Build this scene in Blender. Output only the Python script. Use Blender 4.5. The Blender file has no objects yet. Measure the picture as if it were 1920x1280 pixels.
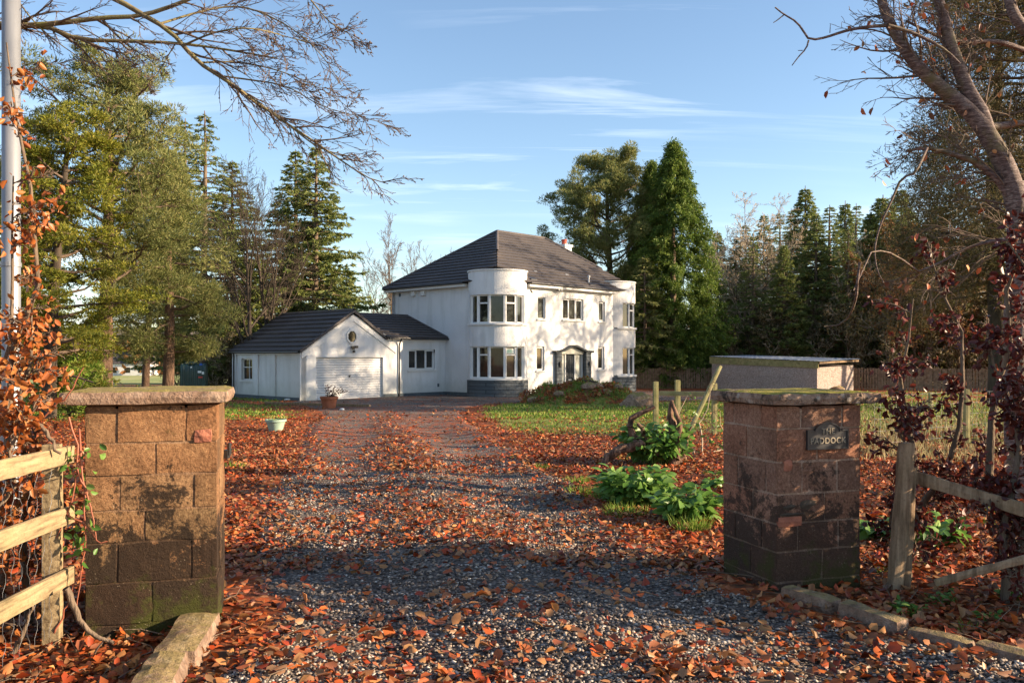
import bpy, math, random
import numpy as np
from mathutils import Vector, noise as mnoise
R = math.radians
C = bpy.context.scene
COL = C.collection
# ------------------------------------------------------------------ camera, sky, sun, exposure
CAMZ, FOC, HZ = 1.5, 1600.0, 666.0          # focal length and horizon row in the 1920x1280 photograph
cd = bpy.data.cameras.new('camera'); cam = bpy.data.objects.new('camera', cd); COL.objects.link(cam)
cam.location = (0, 0, CAMZ); cam.rotation_euler = (R(90), 0, 0)
cd.sensor_width = 36; cd.lens = 36 * FOC / 1920; cd.shift_y = (HZ - 640) / 1920
cd.clip_start = 0.05; cd.clip_end = 3000
C.camera = cam
SUN_AZ, SUN_EL = R(83), R(18.5)                # azimuth measured from straight behind the camera round to its right
sdir = Vector((math.sin(SUN_AZ) * math.cos(SUN_EL), -math.cos(SUN_AZ) * math.cos(SUN_EL), math.sin(SUN_EL)))
ld = bpy.data.lights.new('sun', 'SUN'); ld.energy = 5.0; ld.angle = R(0.5); ld.color = (1.0, 0.77, 0.52)
sun = bpy.data.objects.new('sun', ld); COL.objects.link(sun)
sun.rotation_euler = sdir.to_track_quat('Z', 'Y').to_euler(); sun.location = (20, -10, 20)
w = bpy.data.worlds.new('World'); C.world = w; w.use_nodes = True
nt = w.node_tree; nt.nodes.clear(); N = nt.nodes.new; K = nt.links.new
sky = N('ShaderNodeTexSky'); sky.sky_type = 'NISHITA'; sky.sun_disc = False
sky.sun_elevation = SUN_EL; sky.sun_rotation = math.atan2(sdir.x, sdir.y)
sky.air_density = 1.0; sky.dust_density = 0.45; sky.ozone_density = 1.8; sky.altitude = 100
tc = N('ShaderNodeTexCoord'); sp = N('ShaderNodeSeparateXYZ'); K(tc.outputs['Generated'], sp.inputs[0])
mx = N('ShaderNodeMath'); mx.operation = 'MAXIMUM'; mx.inputs[1].default_value = 0.03; K(sp.outputs[2], mx.inputs[0])
ad = N('ShaderNodeMath'); ad.operation = 'ADD'; ad.inputs[1].default_value = 0.10; K(mx.outputs[0], ad.inputs[0])
dx = N('ShaderNodeMath'); dx.operation = 'DIVIDE'; K(sp.outputs[0], dx.inputs[0]); K(ad.outputs[0], dx.inputs[1])
dy = N('ShaderNodeMath'); dy.operation = 'DIVIDE'; K(sp.outputs[1], dy.inputs[0]); K(ad.outputs[0], dy.inputs[1])
cb = N('ShaderNodeCombineXYZ'); K(dx.outputs[0], cb.inputs[0]); K(dy.outputs[0], cb.inputs[1])
mp = N('ShaderNodeMapping'); mp.inputs['Rotation'].default_value = (0, 0, R(16)); mp.inputs['Scale'].default_value = (0.42, 3.0, 1)
mp.inputs['Location'].default_value = (3.1, 1.2, 0); K(cb.outputs[0], mp.inputs[0])
nz = N('ShaderNodeTexNoise'); nz.inputs['Scale'].default_value = 1.0; nz.inputs['Detail'].default_value = 7; nz.inputs['Roughness'].default_value = 0.6
nz.inputs['Distortion'].default_value = 0.6; K(mp.outputs[0], nz.inputs['Vector'])
nz2 = N('ShaderNodeTexNoise'); nz2.inputs['Scale'].default_value = 0.55; nz2.inputs['Detail'].default_value = 2; K(cb.outputs[0], nz2.inputs['Vector'])
r1 = N('ShaderNodeMapRange'); r1.inputs[1].default_value = 0.50; r1.inputs[2].default_value = 0.78; K(nz.outputs[0], r1.inputs[0])
r2 = N('ShaderNodeMapRange'); r2.inputs[1].default_value = 0.42; r2.inputs[2].default_value = 0.66; K(nz2.outputs[0], r2.inputs[0])
mu = N('ShaderNodeMath'); mu.operation = 'MULTIPLY'; K(r1.outputs[0], mu.inputs[0]); K(r2.outputs[0], mu.inputs[1])
mu2 = N('ShaderNodeMath'); mu2.operation = 'MULTIPLY'; mu2.inputs[1].default_value = 0.8; mu2.use_clamp = True; K(mu.outputs[0], mu2.inputs[0])
cm = N('ShaderNodeMixRGB'); cm.inputs[2].default_value = (8.6, 8.8, 9.2, 1); K(mu2.outputs[0], cm.inputs[0]); K(sky.outputs[0], cm.inputs[1])
bg = N('ShaderNodeBackground'); bg.inputs[1].default_value = 0.085; K(cm.outputs[0], bg.inputs[0])
wo = N('ShaderNodeOutputWorld'); K(bg.outputs[0], wo.inputs[0])
C.view_settings.view_transform = 'Standard'; C.view_settings.look = 'None'
C.view_settings.gamma = 1; C.view_settings.exposure = 1.6
C.render.engine = 'CYCLES'; C.cycles.max_bounces = 6; C.cycles.transparent_max_bounces = 6

# ------------------------------------------------------------------ helpers
def smooth(t):
    t = np.clip(t, 0, 1); return t * t * (3 - 2 * t)
def fbm(x, y, s=1.0, seed=0.0):                 # cheap value noise from sines, about -1..1
    x = np.asarray(x) * s + seed; y = np.asarray(y) * s - seed * .7
    return (np.sin(1.3 * x + 1.7 * np.sin(.9 * y + 1)) * .45 + np.sin(2.1 * y + 1.9 * np.sin(1.1 * x)) * .35
            + np.sin(4.3 * x + 2.2 * y + np.sin(3.1 * y)) * .2 + np.sin(7.7 * y - 5.3 * x + np.sin(5.9 * x)) * .12)
def gz(x, y):
    x = np.asarray(x, float); y = np.asarray(y, float)
    z = -0.475 * smooth((y - 6) / 32)
    z = z - 2.2 * smooth((y - 48) / 95) * smooth((20 - x) / 60)
    z = z + (24 * smooth((y - 190) / 330) + 3 * np.sin(x * .011 + 1) * smooth((y - 200) / 200)) * smooth((140 - x) / 160)
    near = smooth((60 - y) / 20) * smooth((40 - np.abs(x)) / 10)
    z = z + .022 * fbm(x, y, 1.1, 2.0) * near + .03 * fbm(x, y, .35, 5.0) * near
    return z
def G(px, py):                                   # the spot of ground seen at a place in the photograph
    dxx, dzz = (px - 960) / FOC, -(py - HZ) / FOC
    Y = 8.0
    for _ in range(60):
        Y = (float(gz(dxx * Y, Y)) - CAMZ) / dzz
    return Vector((dxx * Y, Y, float(gz(dxx * Y, Y))))
def at(px, py, Y): return Vector(((px - 960) * Y / FOC, Y, CAMZ - (py - HZ) * Y / FOC))

def make_mesh(name, V, F, mat=None, smooth_=False):
    """V (n,3); F an (m,k) array or a list of such arrays"""
    me = bpy.data.meshes.new(name)
    V = np.asarray(V, np.float32)
    Fs = [np.asarray(f, np.int32) for f in (F if isinstance(F, list) else [F]) if len(f)]
    me.vertices.add(len(V)); me.vertices.foreach_set('co', V.ravel())
    nl = sum(f.size for f in Fs); npoly = sum(len(f) for f in Fs)
    me.loops.add(nl); me.loops.foreach_set('vertex_index', np.concatenate([f.ravel() for f in Fs]))
    tot = np.concatenate([np.full(len(f), f.shape[1], np.int32) for f in Fs])
    st = np.concatenate([[0], np.cumsum(tot)[:-1]]).astype(np.int32)
    me.polygons.add(npoly); me.polygons.foreach_set('loop_start', st)
    try: me.polygons.foreach_set('loop_total', tot)
    except Exception: pass
    if smooth_: me.polygons.foreach_set('use_smooth', np.ones(npoly, bool))
    me.update(calc_edges=True)
    if mat: me.materials.append(mat)
    return me
OFF = {}
def rootof(o):
    while o.parent: o = o.parent
    return o
def link(name, me, parent=None, local=False):
    """me holds world coordinates (local=False): shifted into the frame of its thing"""
    if parent is not None and not local:
        off = OFF.get(rootof(parent).name)
        if off is not None:
            n = len(me.vertices); a = np.empty(n * 3, np.float32); me.vertices.foreach_get('co', a)
            a = a.reshape(-1, 3) - np.array(off, np.float32); me.vertices.foreach_set('co', a.ravel()); me.update()
    o = bpy.data.objects.new(name, me); COL.objects.link(o)
    if parent is not None: o.parent = parent
    return o
def tag(o, label=None, cat=None, group=None, kind=None):
    if label: o['label'] = label
    if cat: o['category'] = cat
    if group: o['group'] = group
    if kind: o['kind'] = kind
    return o
def thing(name, loc, label, cat, group=None, rz=0):
    o = bpy.data.objects.new(name, None); COL.objects.link(o); o.location = loc; o.rotation_euler = (0, 0, rz)
    o.empty_display_size = .2
    OFF[o.name] = tuple(loc)
    return tag(o, label, cat, group)
def dup(root, loc, rz=0, sc=1.0, label=None, group=None, cat=None):
    r = root.copy(); COL.objects.link(r); r.location = loc; r.rotation_euler = (0, 0, rz)
    r.scale = (sc, sc, sc) if not hasattr(sc, '__len__') else sc
    tag(r, label, cat, group)
    for ch in list(root.children):
        c = ch.copy(); COL.objects.link(c); c.parent = r
        for g in ch.children:
            d = g.copy(); COL.objects.link(d); d.parent = c
    return r
class MB:
    def __init__(s): s.v = []; s.f = []
    def pts(s, P, F):
        b = len(s.v); s.v += [tuple(p) for p in P]; s.f += [tuple(b + i for i in f) for f in F]
    def box(s, o, a, b, c):                       # origin corner and three edge vectors
        o, a, b, c = map(Vector, (o, a, b, c))
        P = [o, o + a, o + a + b, o + b, o + c, o + a + c, o + a + b + c, o + b + c]
        F = [(0, 3, 2, 1), (4, 5, 6, 7), (0, 1, 5, 4), (1, 2, 6, 5), (2, 3, 7, 6), (3, 0, 4, 7)]
        if a.cross(b).dot(c) < 0: F = [f[::-1] for f in F]
        s.pts(P, F)
    def cbox(s, c, sx, sy, sz, rz=0, up=None):    # centred box
        u = Vector((math.cos(rz), math.sin(rz), 0)); v = Vector((-math.sin(rz), math.cos(rz), 0)); k = Vector((0, 0, 1))
        s.box(Vector(c) - u * sx / 2 - v * sy / 2 - k * sz / 2, u * sx, v * sy, k * sz)
    def bar(s, p, q, wx, wy, side=(0, 0, 1)):     # rectangular bar from p to q
        p, q = Vector(p), Vector(q); d = q - p; a = d.cross(Vector(side)).normalized(); b = a.cross(d).normalized()
        s.box(p - a * wx / 2 - b * wy / 2, a * wx, b * wy, d)
    def prism(s, P, d):
        P = [Vector(p) for p in P]; d = Vector(d); n = len(P)
        s.pts(P + [p + d for p in P], [tuple(range(n))[::-1], tuple(range(n, 2 * n))] + [(i, (i + 1) % n, n + (i + 1) % n, n + i) for i in range(n)])
    def quad(s, *P): s.pts(P, [tuple(range(len(P)))])
    def lathe(s, c, prof, n=24, sq=1.0):
        c = Vector(c); P = []
        for r, z in prof:
            for i in range(n): a = 2 * math.pi * i / n; P.append(c + Vector((r * math.cos(a), r * sq * math.sin(a), z)))
        F = [(j * n + i, j * n + (i + 1) % n, (j + 1) * n + (i + 1) % n, (j + 1) * n + i) for j in range(len(prof) - 1) for i in range(n)]
        s.pts(P, F)
    def mesh(s, name, mat, bevel=0, smooth_=False):
        me = bpy.data.meshes.new(name); me.from_pydata(s.v, [], s.f); me.update()
        if mat: me.materials.append(mat)
        if smooth_: me.polygons.foreach_set('use_smooth', np.ones(len(me.polygons), bool))
        return me
    def build(s, name, mat, parent=None, bevel=0, smooth_=False):
        o = link(name, s.mesh(name, mat, smooth_=smooth_), parent)
        if bevel:
            m = o.modifiers.new('bevel', 'BEVEL'); m.width = bevel; m.segments = 2; m.limit_method = 'ANGLE'
        return o
class Tubes:
    """many tapered polyline tubes in one mesh"""
    def __init__(s): s.g = {}
    def add(s, P, r, k=5):
        P = np.asarray(P, float); r = np.asarray(r, float); s.g.setdefault((len(P), k), []).append((P, r))
    def arrays(s):
        Vs, Fs, base = [], [], 0
        for (n, k), L in s.g.items():
            P = np.stack([l[0] for l in L]); r = np.stack([l[1] for l in L]); m = len(L)
            T = np.gradient(P, axis=1); T /= np.linalg.norm(T, axis=2, keepdims=True) + 1e-9
            mean = T.mean(1); ref = np.where(np.abs(mean[:, 2:3]) < .8, np.array([[0, 0, 1.]]), np.array([[1., 0, 0]]))[:, None, :]
            A = np.cross(T, np.broadcast_to(ref, T.shape)); A /= np.linalg.norm(A, axis=2, keepdims=True) + 1e-9
            B = np.cross(T, A)
            ang = np.arange(k) * 2 * math.pi / k
            V = P[:, :, None, :] + r[:, :, None, None] * (A[:, :, None, :] * np.cos(ang)[None, None, :, None] + B[:, :, None, :] * np.sin(ang)[None, None, :, None])
            Vs.append(V.reshape(-1, 3))
            i = np.arange(n - 1)[:, None] * k + np.arange(k)[None]; j = np.arange(n - 1)[:, None] * k + (np.arange(k)[None] + 1) % k
            q = np.stack([i, j, j + k, i + k], -1).reshape(-1, 4)
            Fs.append((q[None] + (np.arange(m) * n * k)[:, None, None] + base).reshape(-1, 4)); base += m * n * k
        return np.concatenate(Vs), np.concatenate(Fs)
    def mesh(s, name, mat): V, F = s.arrays(); return make_mesh(name, V, F, mat, True)
def frames(d, roll):
    """rotation matrices (N,3,3) whose columns are side, along, normal; along = d"""
    d = d / (np.linalg.norm(d, axis=1, keepdims=True) + 1e-9)
    ref = np.where(np.abs(d[:, 2:3]) < .9, np.array([[0, 0, 1.]]), np.array([[1., 0, 0]]))
    a = np.cross(d, ref); a /= np.linalg.norm(a, axis=1, keepdims=True) + 1e-9
    b = np.cross(a, d)
    c, s_ = np.cos(roll)[:, None], np.sin(roll)[:, None]
    return np.stack([a * c + b * s_, d, -a * s_ + b * c], 2)
def scatter(T, F, pos, M, sc):
    T = np.asarray(T, float); F = np.asarray(F); sc = np.asarray(sc, float)
    if sc.ndim == 1: sc = sc[:, None]
    X = T[None] * (sc[:, None, :] if sc.shape[1] == 3 else sc[:, :, None])
    V = np.einsum('nij,nkj->nki', M, X) + pos[:, None, :]
    n, k = len(pos), len(T)
    return V.reshape(-1, 3), (F[None] + (np.arange(n) * k)[:, None, None]).reshape(-1, F.shape[1])
LEAF_V = [(0, 0, 0), (.27, .3, .10), (.25, .68, .13), (0, 1, -.06), (-.25, .68, .13), (-.27, .3, .10)]
LEAF_F = [(0, 1, 2, 3), (0, 3, 4, 5)]
BLADE_V = [(-.5, 0, 0), (.5, 0, 0), (.3, .6, .03), (-.05, 1, 0)]
BLADE_F = [(0, 1, 2, 3)]
def rdir(rng, n, up=0.0):
    d = rng.normal(size=(n, 3)); d[:, 2] += up; return d / np.linalg.norm(d, axis=1, keepdims=True)

# ------------------------------------------------------------------ materials
def hexc(r, g, b): return (r, g, b, 1)
def material(name, build, rough=.8, spec=.3, metal=0):
    m = bpy.data.materials.new(name); m.use_nodes = True; t = m.node_tree
    b = t.nodes['Principled BSDF']; b.inputs['Roughness'].default_value = rough
    b.inputs['Specular IOR Level'].default_value = spec; b.inputs['Metallic'].default_value = metal
    build(t, b); return m
def nd(t, kind, **kw):
    n = t.nodes.new(kind)
    for k, v in kw.items():
        if k.startswith('i_'):
            key = k[2:]; key = int(key) if key.isdigit() else key
            n.inputs[key].default_value = v
        else: setattr(n, k, v)
    return n
def ramp(t, stops, src, interp='LINEAR'):
    n = t.nodes.new('ShaderNodeValToRGB'); cr = n.color_ramp; cr.interpolation = interp
    while len(cr.elements) < len(stops): cr.elements.new(.5)
    for e, (p, c) in zip(cr.elements, stops): e.position = p; e.color = (*c, 1)
    t.links.new(src, n.inputs[0]); return n.outputs[0]
def coords(t, scale=(1, 1, 1), rot=(0, 0, 0)):
    c = t.nodes.new('ShaderNodeTexCoord'); m = nd(t, 'ShaderNodeMapping'); m.inputs['Scale'].default_value = scale; m.inputs['Rotation'].default_value = rot
    t.links.new(c.outputs['Object'], m.inputs[0]); return m.outputs[0]
def noise_(t, vec, scale, detail=4, rough=.55, dist=0):
    n = nd(t, 'ShaderNodeTexNoise', i_Scale=scale, i_Detail=detail, i_Roughness=rough, i_Distortion=dist); t.links.new(vec, n.inputs['Vector']); return n.outputs[0]
def voro(t, vec, scale, out='Distance', feature='F1', rnd=1.0):
    n = nd(t, 'ShaderNodeTexVoronoi', i_Scale=scale, feature=feature); n.inputs['Randomness'].default_value = rnd; t.links.new(vec, n.inputs['Vector']); return n.outputs[out]
def mixc(t, fac, a, b, mode='MIX'):
    n = nd(t, 'ShaderNodeMixRGB', blend_type=mode)
    for i, v in ((0, fac), (1, a), (2, b)):
        if hasattr(v, 'links'): t.links.new(v, n.inputs[i])
        else: n.inputs[i].default_value = v if i == 0 else ((*v, 1) if len(v) == 3 else v)
    return n.outputs[0]
def mth(t, op, a, b=None, clamp=False):
    n = nd(t, 'ShaderNodeMath', operation=op, use_clamp=clamp)
    for i, v in ((0, a), (1, b)):
        if v is None: continue
        if hasattr(v, 'links'): t.links.new(v, n.inputs[i])
        else: n.inputs[i].default_value = v
    return n.outputs[0]
def rng_(t, src, a, b, c=0, d=1):
    n = nd(t, 'ShaderNodeMapRange'); 
    for i, v in ((1, a), (2, b), (3, c), (4, d)): n.inputs[i].default_value = v
    t.links.new(src, n.inputs[0]); return n.outputs[0]
def bump(t, b, h, strength=.5, dist=.02):
    n = nd(t, 'ShaderNodeBump', i_Strength=strength, i_Distance=dist); t.links.new(h, n.inputs['Height']); t.links.new(n.outputs[0], b.inputs['Normal']); return n
def island(t): return nd(t, 'ShaderNodeNewGeometry').outputs['Random Per Island']

def m_foliage(name, cols, trans=.35, rough=.6, spec=.25):
    def f(t, b):
        col = ramp(t, [(i / (len(cols) - 1), c) for i, c in enumerate(cols)], island(t))
        big = noise_(t, coords(t), .9, 2)
        col = mixc(t, rng_(t, big, .35, .7), col, mixc(t, 1.0, col, (.72, .80, .72), 'MULTIPLY'))
        t.links.new(col, b.inputs['Base Color'])
        tr = nd(t, 'ShaderNodeBsdfTranslucent'); t.links.new(col, tr.inputs[0])
        mixn = nd(t, 'ShaderNodeMixShader'); mixn.inputs[0].default_value = trans
        t.links.new(b.outputs[0], mixn.inputs[1]); t.links.new(tr.outputs[0], mixn.inputs[2])
        t.links.new(mixn.outputs[0], t.nodes['Material Output'].inputs[0])
    return material(name, f, rough, spec)
def m_noise(name, cols, scale=4, stretch=(1, 1, 1), rough=.8, spec=.3, bs=.4, bd=.01, bscale=None, detail=6, metal=0):
    def f(t, b):
        v = coords(t, stretch); n = noise_(t, v, scale, detail)
        t.links.new(ramp(t, [(.25 + .5 * i / max(1, len(cols) - 1), c) for i, c in enumerate(cols)], n), b.inputs['Base Color'])
        if bs: bump(t, b, noise_(t, v, bscale or scale * 4, 5), bs, bd)
    return material(name, f, rough, spec, metal)
M = {}
M['bark'] = m_noise('bark', [(.06, .045, .032), (.15, .11, .078), (.23, .17, .12)], 9, (1, 1, .25), .9, .2, .9, .03)
M['bark_pine'] = m_noise('bark_pine', [(.055, .038, .028), (.16, .10, .068), (.30, .19, .125)], 9, (1, 1, .3), .9, .2, 1.0, .08)
M['bark_dark'] = m_noise('bark_dark', [(.035, .028, .022), (.09, .07, .052)], 8, (1, 1, .3), .9, .2, .6, .02)
M['bark_moss'] = m_noise('bark_moss', [(.07, .055, .04), (.17, .14, .075), (.20, .19, .06)], 5, (1, 1, 1), .9, .2, .7, .01)
M['twig'] = m_noise('twig', [(.085, .06, .045), (.17, .12, .085)], 6, rough=.85, bs=0)
M['twig_pale'] = m_noise('twig_pale', [(.32, .25, .17), (.55, .44, .31)], 6, rough=.85, bs=0)
M['spruce'] = m_foliage('spruce', [(.10, .145, .045), (.20, .235, .066), (.31, .31, .105)])
M['pine'] = m_foliage('pine', [(.12, .15, .045), (.21, .225, .07), (.31, .28, .11)])
M['cypress'] = m_foliage('cypress', [(.055, .10, .018), (.115, .175, .028), (.19, .24, .045)])
M['cedar'] = m_foliage('cedar', [(.10, .13, .014), (.20, .21, .025), (.31, .27, .045)])
M['larch'] = m_foliage('larch', [(.075, .075, .030), (.14, .11, .048), (.21, .15, .07)])
M['rust'] = m_foliage('rust', [(.20, .08, .025), (.34, .15, .05), (.27, .17, .07)])
M['straw'] = m_foliage('straw', [(.20, .15, .07), (.36, .28, .14), (.46, .40, .20)], .3, .7, .2)
M['beech'] = m_foliage('beech', [(.24, .055, .014), (.40, .115, .028), (.48, .20, .06)], .35, .45, .4)
M['copper'] = m_foliage('copper', [(.050, .010, .010), (.10, .018, .015), (.15, .035, .02)], .3, .4, .45)
M['leafgreen'] = m_foliage('leafgreen', [(.07, .16, .03), (.13, .26, .05), (.26, .38, .10)], .4, .4, .4)
M['grass'] = m_foliage('grass', [(.09, .18, .022), (.18, .28, .035), (.36, .34, .10)], .3, .6, .2)
M['litter'] = m_foliage('litter', [(.13, .022, .009), (.38, .055, .014), (.52, .13, .026), (.20, .06, .03), (.58, .25, .09), (.10, .045, .028), (.45, .09, .02), (.24, .13, .07), (.34, .16, .06), (.30, .04, .015)], .12, .5, .35)
def _render(t, b):
    v = coords(t); n = noise_(t, v, 26, 5, .7); big = noise_(t, v, .9, 5, .6); st = noise_(t, coords(t, (2.2, 2.2, .35)), 1.3, 4)
    c = ramp(t, [(.3, (.63, .635, .64)), (.6, (.70, .705, .71))], big)
    gs = nd(t, 'ShaderNodeTexCoord'); zs_ = nd(t, 'ShaderNodeSeparateXYZ'); t.links.new(gs.outputs['Object'], zs_.inputs[0])
    foot = rng_(t, mth(t, 'ADD', zs_.outputs[2], mth(t, 'MULTIPLY', noise_(t, v, 2.5, 6, .7), -1.1)), -.55, .35, .55, 0); c = mixc(t, foot, c, (.36, .37, .31))
    c = mixc(t, rng_(t, st, .47, .72, 0, .5), c, (.46, .47, .45))
    t.links.new(c, b.inputs['Base Color']); bump(t, b, n, .9, .02)
M['render'] = material('white_render', _render, .85, .2)
M['paint'] = m_noise('white_paint', [(.62, .62, .61), (.70, .70, .69)], 3, rough=.45, bs=.1)
M['upvc'] = m_noise('white_frame', [(.66, .67, .67), (.72, .72, .72)], 3, rough=.3, spec=.5, bs=0)
M['plinth'] = m_noise('plinth_grey', [(.060, .075, .088), (.10, .118, .13)], 6, rough=.8, bs=.5)
def _stoneblk(t, b):
    br = nd(t, 'ShaderNodeTexBrick', i_Scale=1.0); br.inputs['Brick Width'].default_value = .62; br.inputs['Row Height'].default_value = .17
    br.inputs['Mortar Size'].default_value = .014; br.inputs['Color1'].default_value = (.075, .09, .102, 1); br.inputs['Color2'].default_value = (.115, .13, .142, 1)
    br.inputs['Mortar'].default_value = (.045, .052, .06, 1)
    g = nd(t, 'ShaderNodeTexCoord'); s = nd(t, 'ShaderNodeSeparateXYZ'); t.links.new(g.outputs['Object'], s.inputs[0])
    c = nd(t, 'ShaderNodeCombineXYZ'); t.links.new(mth(t, 'ADD', s.outputs[0], s.outputs[1]), c.inputs[0]); t.links.new(s.outputs[2], c.inputs[1])
    t.links.new(c.outputs[0], br.inputs['Vector']); t.links.new(br.outputs[0], b.inputs['Base Color'])
    bump(t, b, mth(t, 'SUBTRACT', noise_(t, g.outputs['Object'], 9, 6), br.outputs['Fac']), .9, .05)
M['blocks'] = material('grey_stone_blocks', _stoneblk, .8, .3)
def _tile(t, b):
    v = coords(t); n = noise_(t, v, 14, 5); big = noise_(t, v, .8, 4)
    c = ramp(t, [(.3, (.045, .041, .044)), (.7, (.098, .086, .085))], n)
    c = mixc(t, rng_(t, big, .5, .75, 0, .5), c, (.135, .112, .10)); t.links.new(c, b.inputs['Base Color']); bump(t, b, noise_(t, v, 50, 3), .3, .008)
M['tile'] = material('dark_roof_tile', _tile, .7, .35)
M['black'] = m_noise('black_plastic', [(.02, .02, .022), (.035, .035, .038)], 5, rough=.35, spec=.5, bs=0)
M['doorgrey'] = m_noise('door_grey', [(.022, .028, .034), (.032, .04, .046)], 5, rough=.65, spec=.2, bs=0)
M['garage'] = m_noise('garage_door_white', [(.58, .58, .59), (.66, .66, .66)], 2, rough=.5, bs=.1)
def _glass(t, b):
    v = coords(t); n = noise_(t, v, 1.6, 3)
    t.links.new(ramp(t, [(.35, (.010, .011, .010)), (.62, (.03, .028, .022)), (.8, (.08, .075, .06))], n), b.inputs['Base Color'])
M['glass'] = material('window_glass', _glass, .04, .6)
M['frost'] = m_noise('pale_glass', [(.34, .36, .33), (.46, .47, .43)], 1.5, rough=.2, spec=.5, bs=0)
M['terracotta'] = m_noise('terracotta', [(.26, .085, .045), (.38, .14, .075)], 7, rough=.8, bs=.2)
M['potgreen'] = m_noise('green_plastic_pot', [(.20, .30, .24), (.28, .38, .30)], 5, rough=.45, spec=.4, bs=0)
M['redpot'] = m_noise('chimney_pot_red', [(.35, .07, .045), (.45, .10, .06)], 5, rough=.8, bs=0)
M['tank'] = m_noise('tank_green', [(.012, .035, .028), (.022, .055, .045)], 3, rough=.4, spec=.5, bs=0)
M['tin'] = m_noise('corrugated_grey', [(.24, .27, .32), (.34, .37, .42)], 3, rough=.45, spec=.5, bs=.1)
M['galv'] = m_noise('galvanised_steel', [(.15, .16, .175), (.27, .28, .30)], 5, (1, 1, .2), rough=.5, spec=.5, bs=.1, metal=.35)
M['paper'] = m_noise('paper_white', [(.7, .75, .7), (.8, .82, .8)], 5, rough=.6, bs=0)
M['green_ink'] = m_noise('green_print', [(.05, .35, .22), (.08, .4, .25)], 5, rough=.6, bs=0)
M['red_ink'] = m_noise('red_print', [(.5, .05, .04), (.55, .08, .05)], 5, rough=.6, bs=0)
M['blue_ink'] = m_noise('blue_print', [(.04, .12, .45), (.06, .15, .5)], 5, rough=.6, bs=0)
def _wood(dark, mid, lite, moss=0, gr=(1.2, 1.2, 1.2)):
    def f(t, b):
        v = coords(t); n = noise_(t, coords(t, gr), 5, 6, .65); fine = noise_(t, coords(t, (9, 9, 9)), 6, 3)
        c = ramp(t, [(.3, dark), (.5, mid), (.72, lite)], n); c = mixc(t, rng_(t, fine, .5, .8, 0, .5), c, dark)
        if moss: c = mixc(t, rng_(t, noise_(t, v, 3, 4), .5, .7, 0, moss), c, (.10, .13, .03))
        t.links.new(c, b.inputs['Base Color']); bump(t, b, n, .6, .008)
    return f
M['wood_new'] = material('pale_timber', _wood((.10, .07, .04), (.26, .195, .11), (.37, .29, .165), .25, (8, .7, 8)), .75, .25)
M['wood_old'] = material('weathered_timber', _wood((.09, .06, .035), (.25, .17, .105), (.38, .28, .18), .15, (5, 5, .6)), .85, .2)
M['wood_moss'] = material('mossy_timber', _wood((.13, .12, .05), (.27, .24, .11), (.36, .33, .17), .5), .85, .2)
M['fenceboard'] = material('fence_boards', _wood((.12, .08, .05), (.25, .17, .11), (.36, .26, .17), .1), .85, .2)
def _pebble_dash(t, b):
    v = coords(t); c = ramp(t, [(0, (.20, .155, .13)), (.5, (.33, .275, .245)), (1, (.48, .42, .38))], voro(t, v, 24, 'Color'))
    t.links.new(mixc(t, rng_(t, noise_(t, v, .7, 3), .4, .7, 0, .4), c, (.27, .21, .18)), b.inputs['Base Color']); bump(t, b, voro(t, v, 24), .8, .02)
M['dash'] = material('pebble_dash', _pebble_dash, .9, .2)
def _sandstone(base, lite, dark, moss, stain=.88, off=0.0):
    def f(t, b):
        v = coords(t); med = noise_(t, v, 3.2, 6, .65); fine = noise_(t, v, 60, 5, .8); big = noise_(t, v, 1.4, 5, .7, .4)
        c = ramp(t, [(.36, tuple(x * .38 for x in base)), (.49, base), (.62, lite)], mixc(t, .62, med, fine))
        c = mixc(t, .8, c, mixc(t, 1.0, c, ramp(t, [(0, (.55, .50, .48)), (.4, (1, .95, .9)), (.75, (1.15, .88, .74)), (1, (.75, .78, .72))], island(t)), 'MULTIPLY'))
        g = nd(t, 'ShaderNodeTexCoord'); s = nd(t, 'ShaderNodeSeparateXYZ'); t.links.new(g.outputs['Object'], s.inputs[0])
        low = rng_(t, s.outputs[2], .1, 1.1, .20, -.12)            # damp growth, thicker towards the foot
        st = rng_(t, mth(t, 'ADD', mth(t, 'ADD', noise_(t, v, 4.5, 9, .82, .3), low), off), .505, .545)
        c = mixc(t, mth(t, 'MULTIPLY', st, stain), c, dark)
        ms = rng_(t, mth(t, 'ADD', noise_(t, v, 5, 5, .7), rng_(t, s.outputs[2], 0, .45, .16, -.1)), .56, .68)
        c = mixc(t, mth(t, 'MULTIPLY', ms, moss), c, (.055, .06, .012))
        sp_ = rng_(t, voro(t, v, 55), 0, .22, 1, 0)
        c = mixc(t, mth(t, 'MULTIPLY', sp_, rng_(t, noise_(t, v, 12, 2), .52, .62, 0, .7)), c, (.42, .34, .25))
        t.links.new(c, b.inputs['Base Color']); bump(t, b, mixc(t, .6, noise_(t, v, 16, 5, .7), fine), 1.0, .035)
    return f
M['stone_l'] = material('tan_sandstone', _sandstone((.23, .135, .072), (.40, .26, .14), (.022, .015, .011), .9, .93), .9, .2)
M['stone_r'] = material('red_brown_stone', _sandstone((.28, .155, .105), (.48, .30, .215), (.040, .028, .022), .7, .85, -.03), .9, .2)
M['mortar_l'] = material('tan_mortar', _sandstone((.24, .16, .10), (.36, .26, .17), (.035, .024, .018), .9, .8), .95, .15)
M['mortar_r'] = material('pale_mortar', _sandstone((.36, .28, .22), (.56, .46, .38), (.06, .042, .034), .6, .6, -.04), .95, .15)
M['mortar'] = m_noise('mortar', [(.20, .15, .11), (.42, .35, .27)], 12, rough=.95, bs=.8)
M['brick'] = m_noise('red_brick', [(.20, .07, .045), (.38, .15, .09)], 14, rough=.9, bs=.8)
M['bark_dark'].diffuse_color = (.1, .1, .1, 1)
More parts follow.
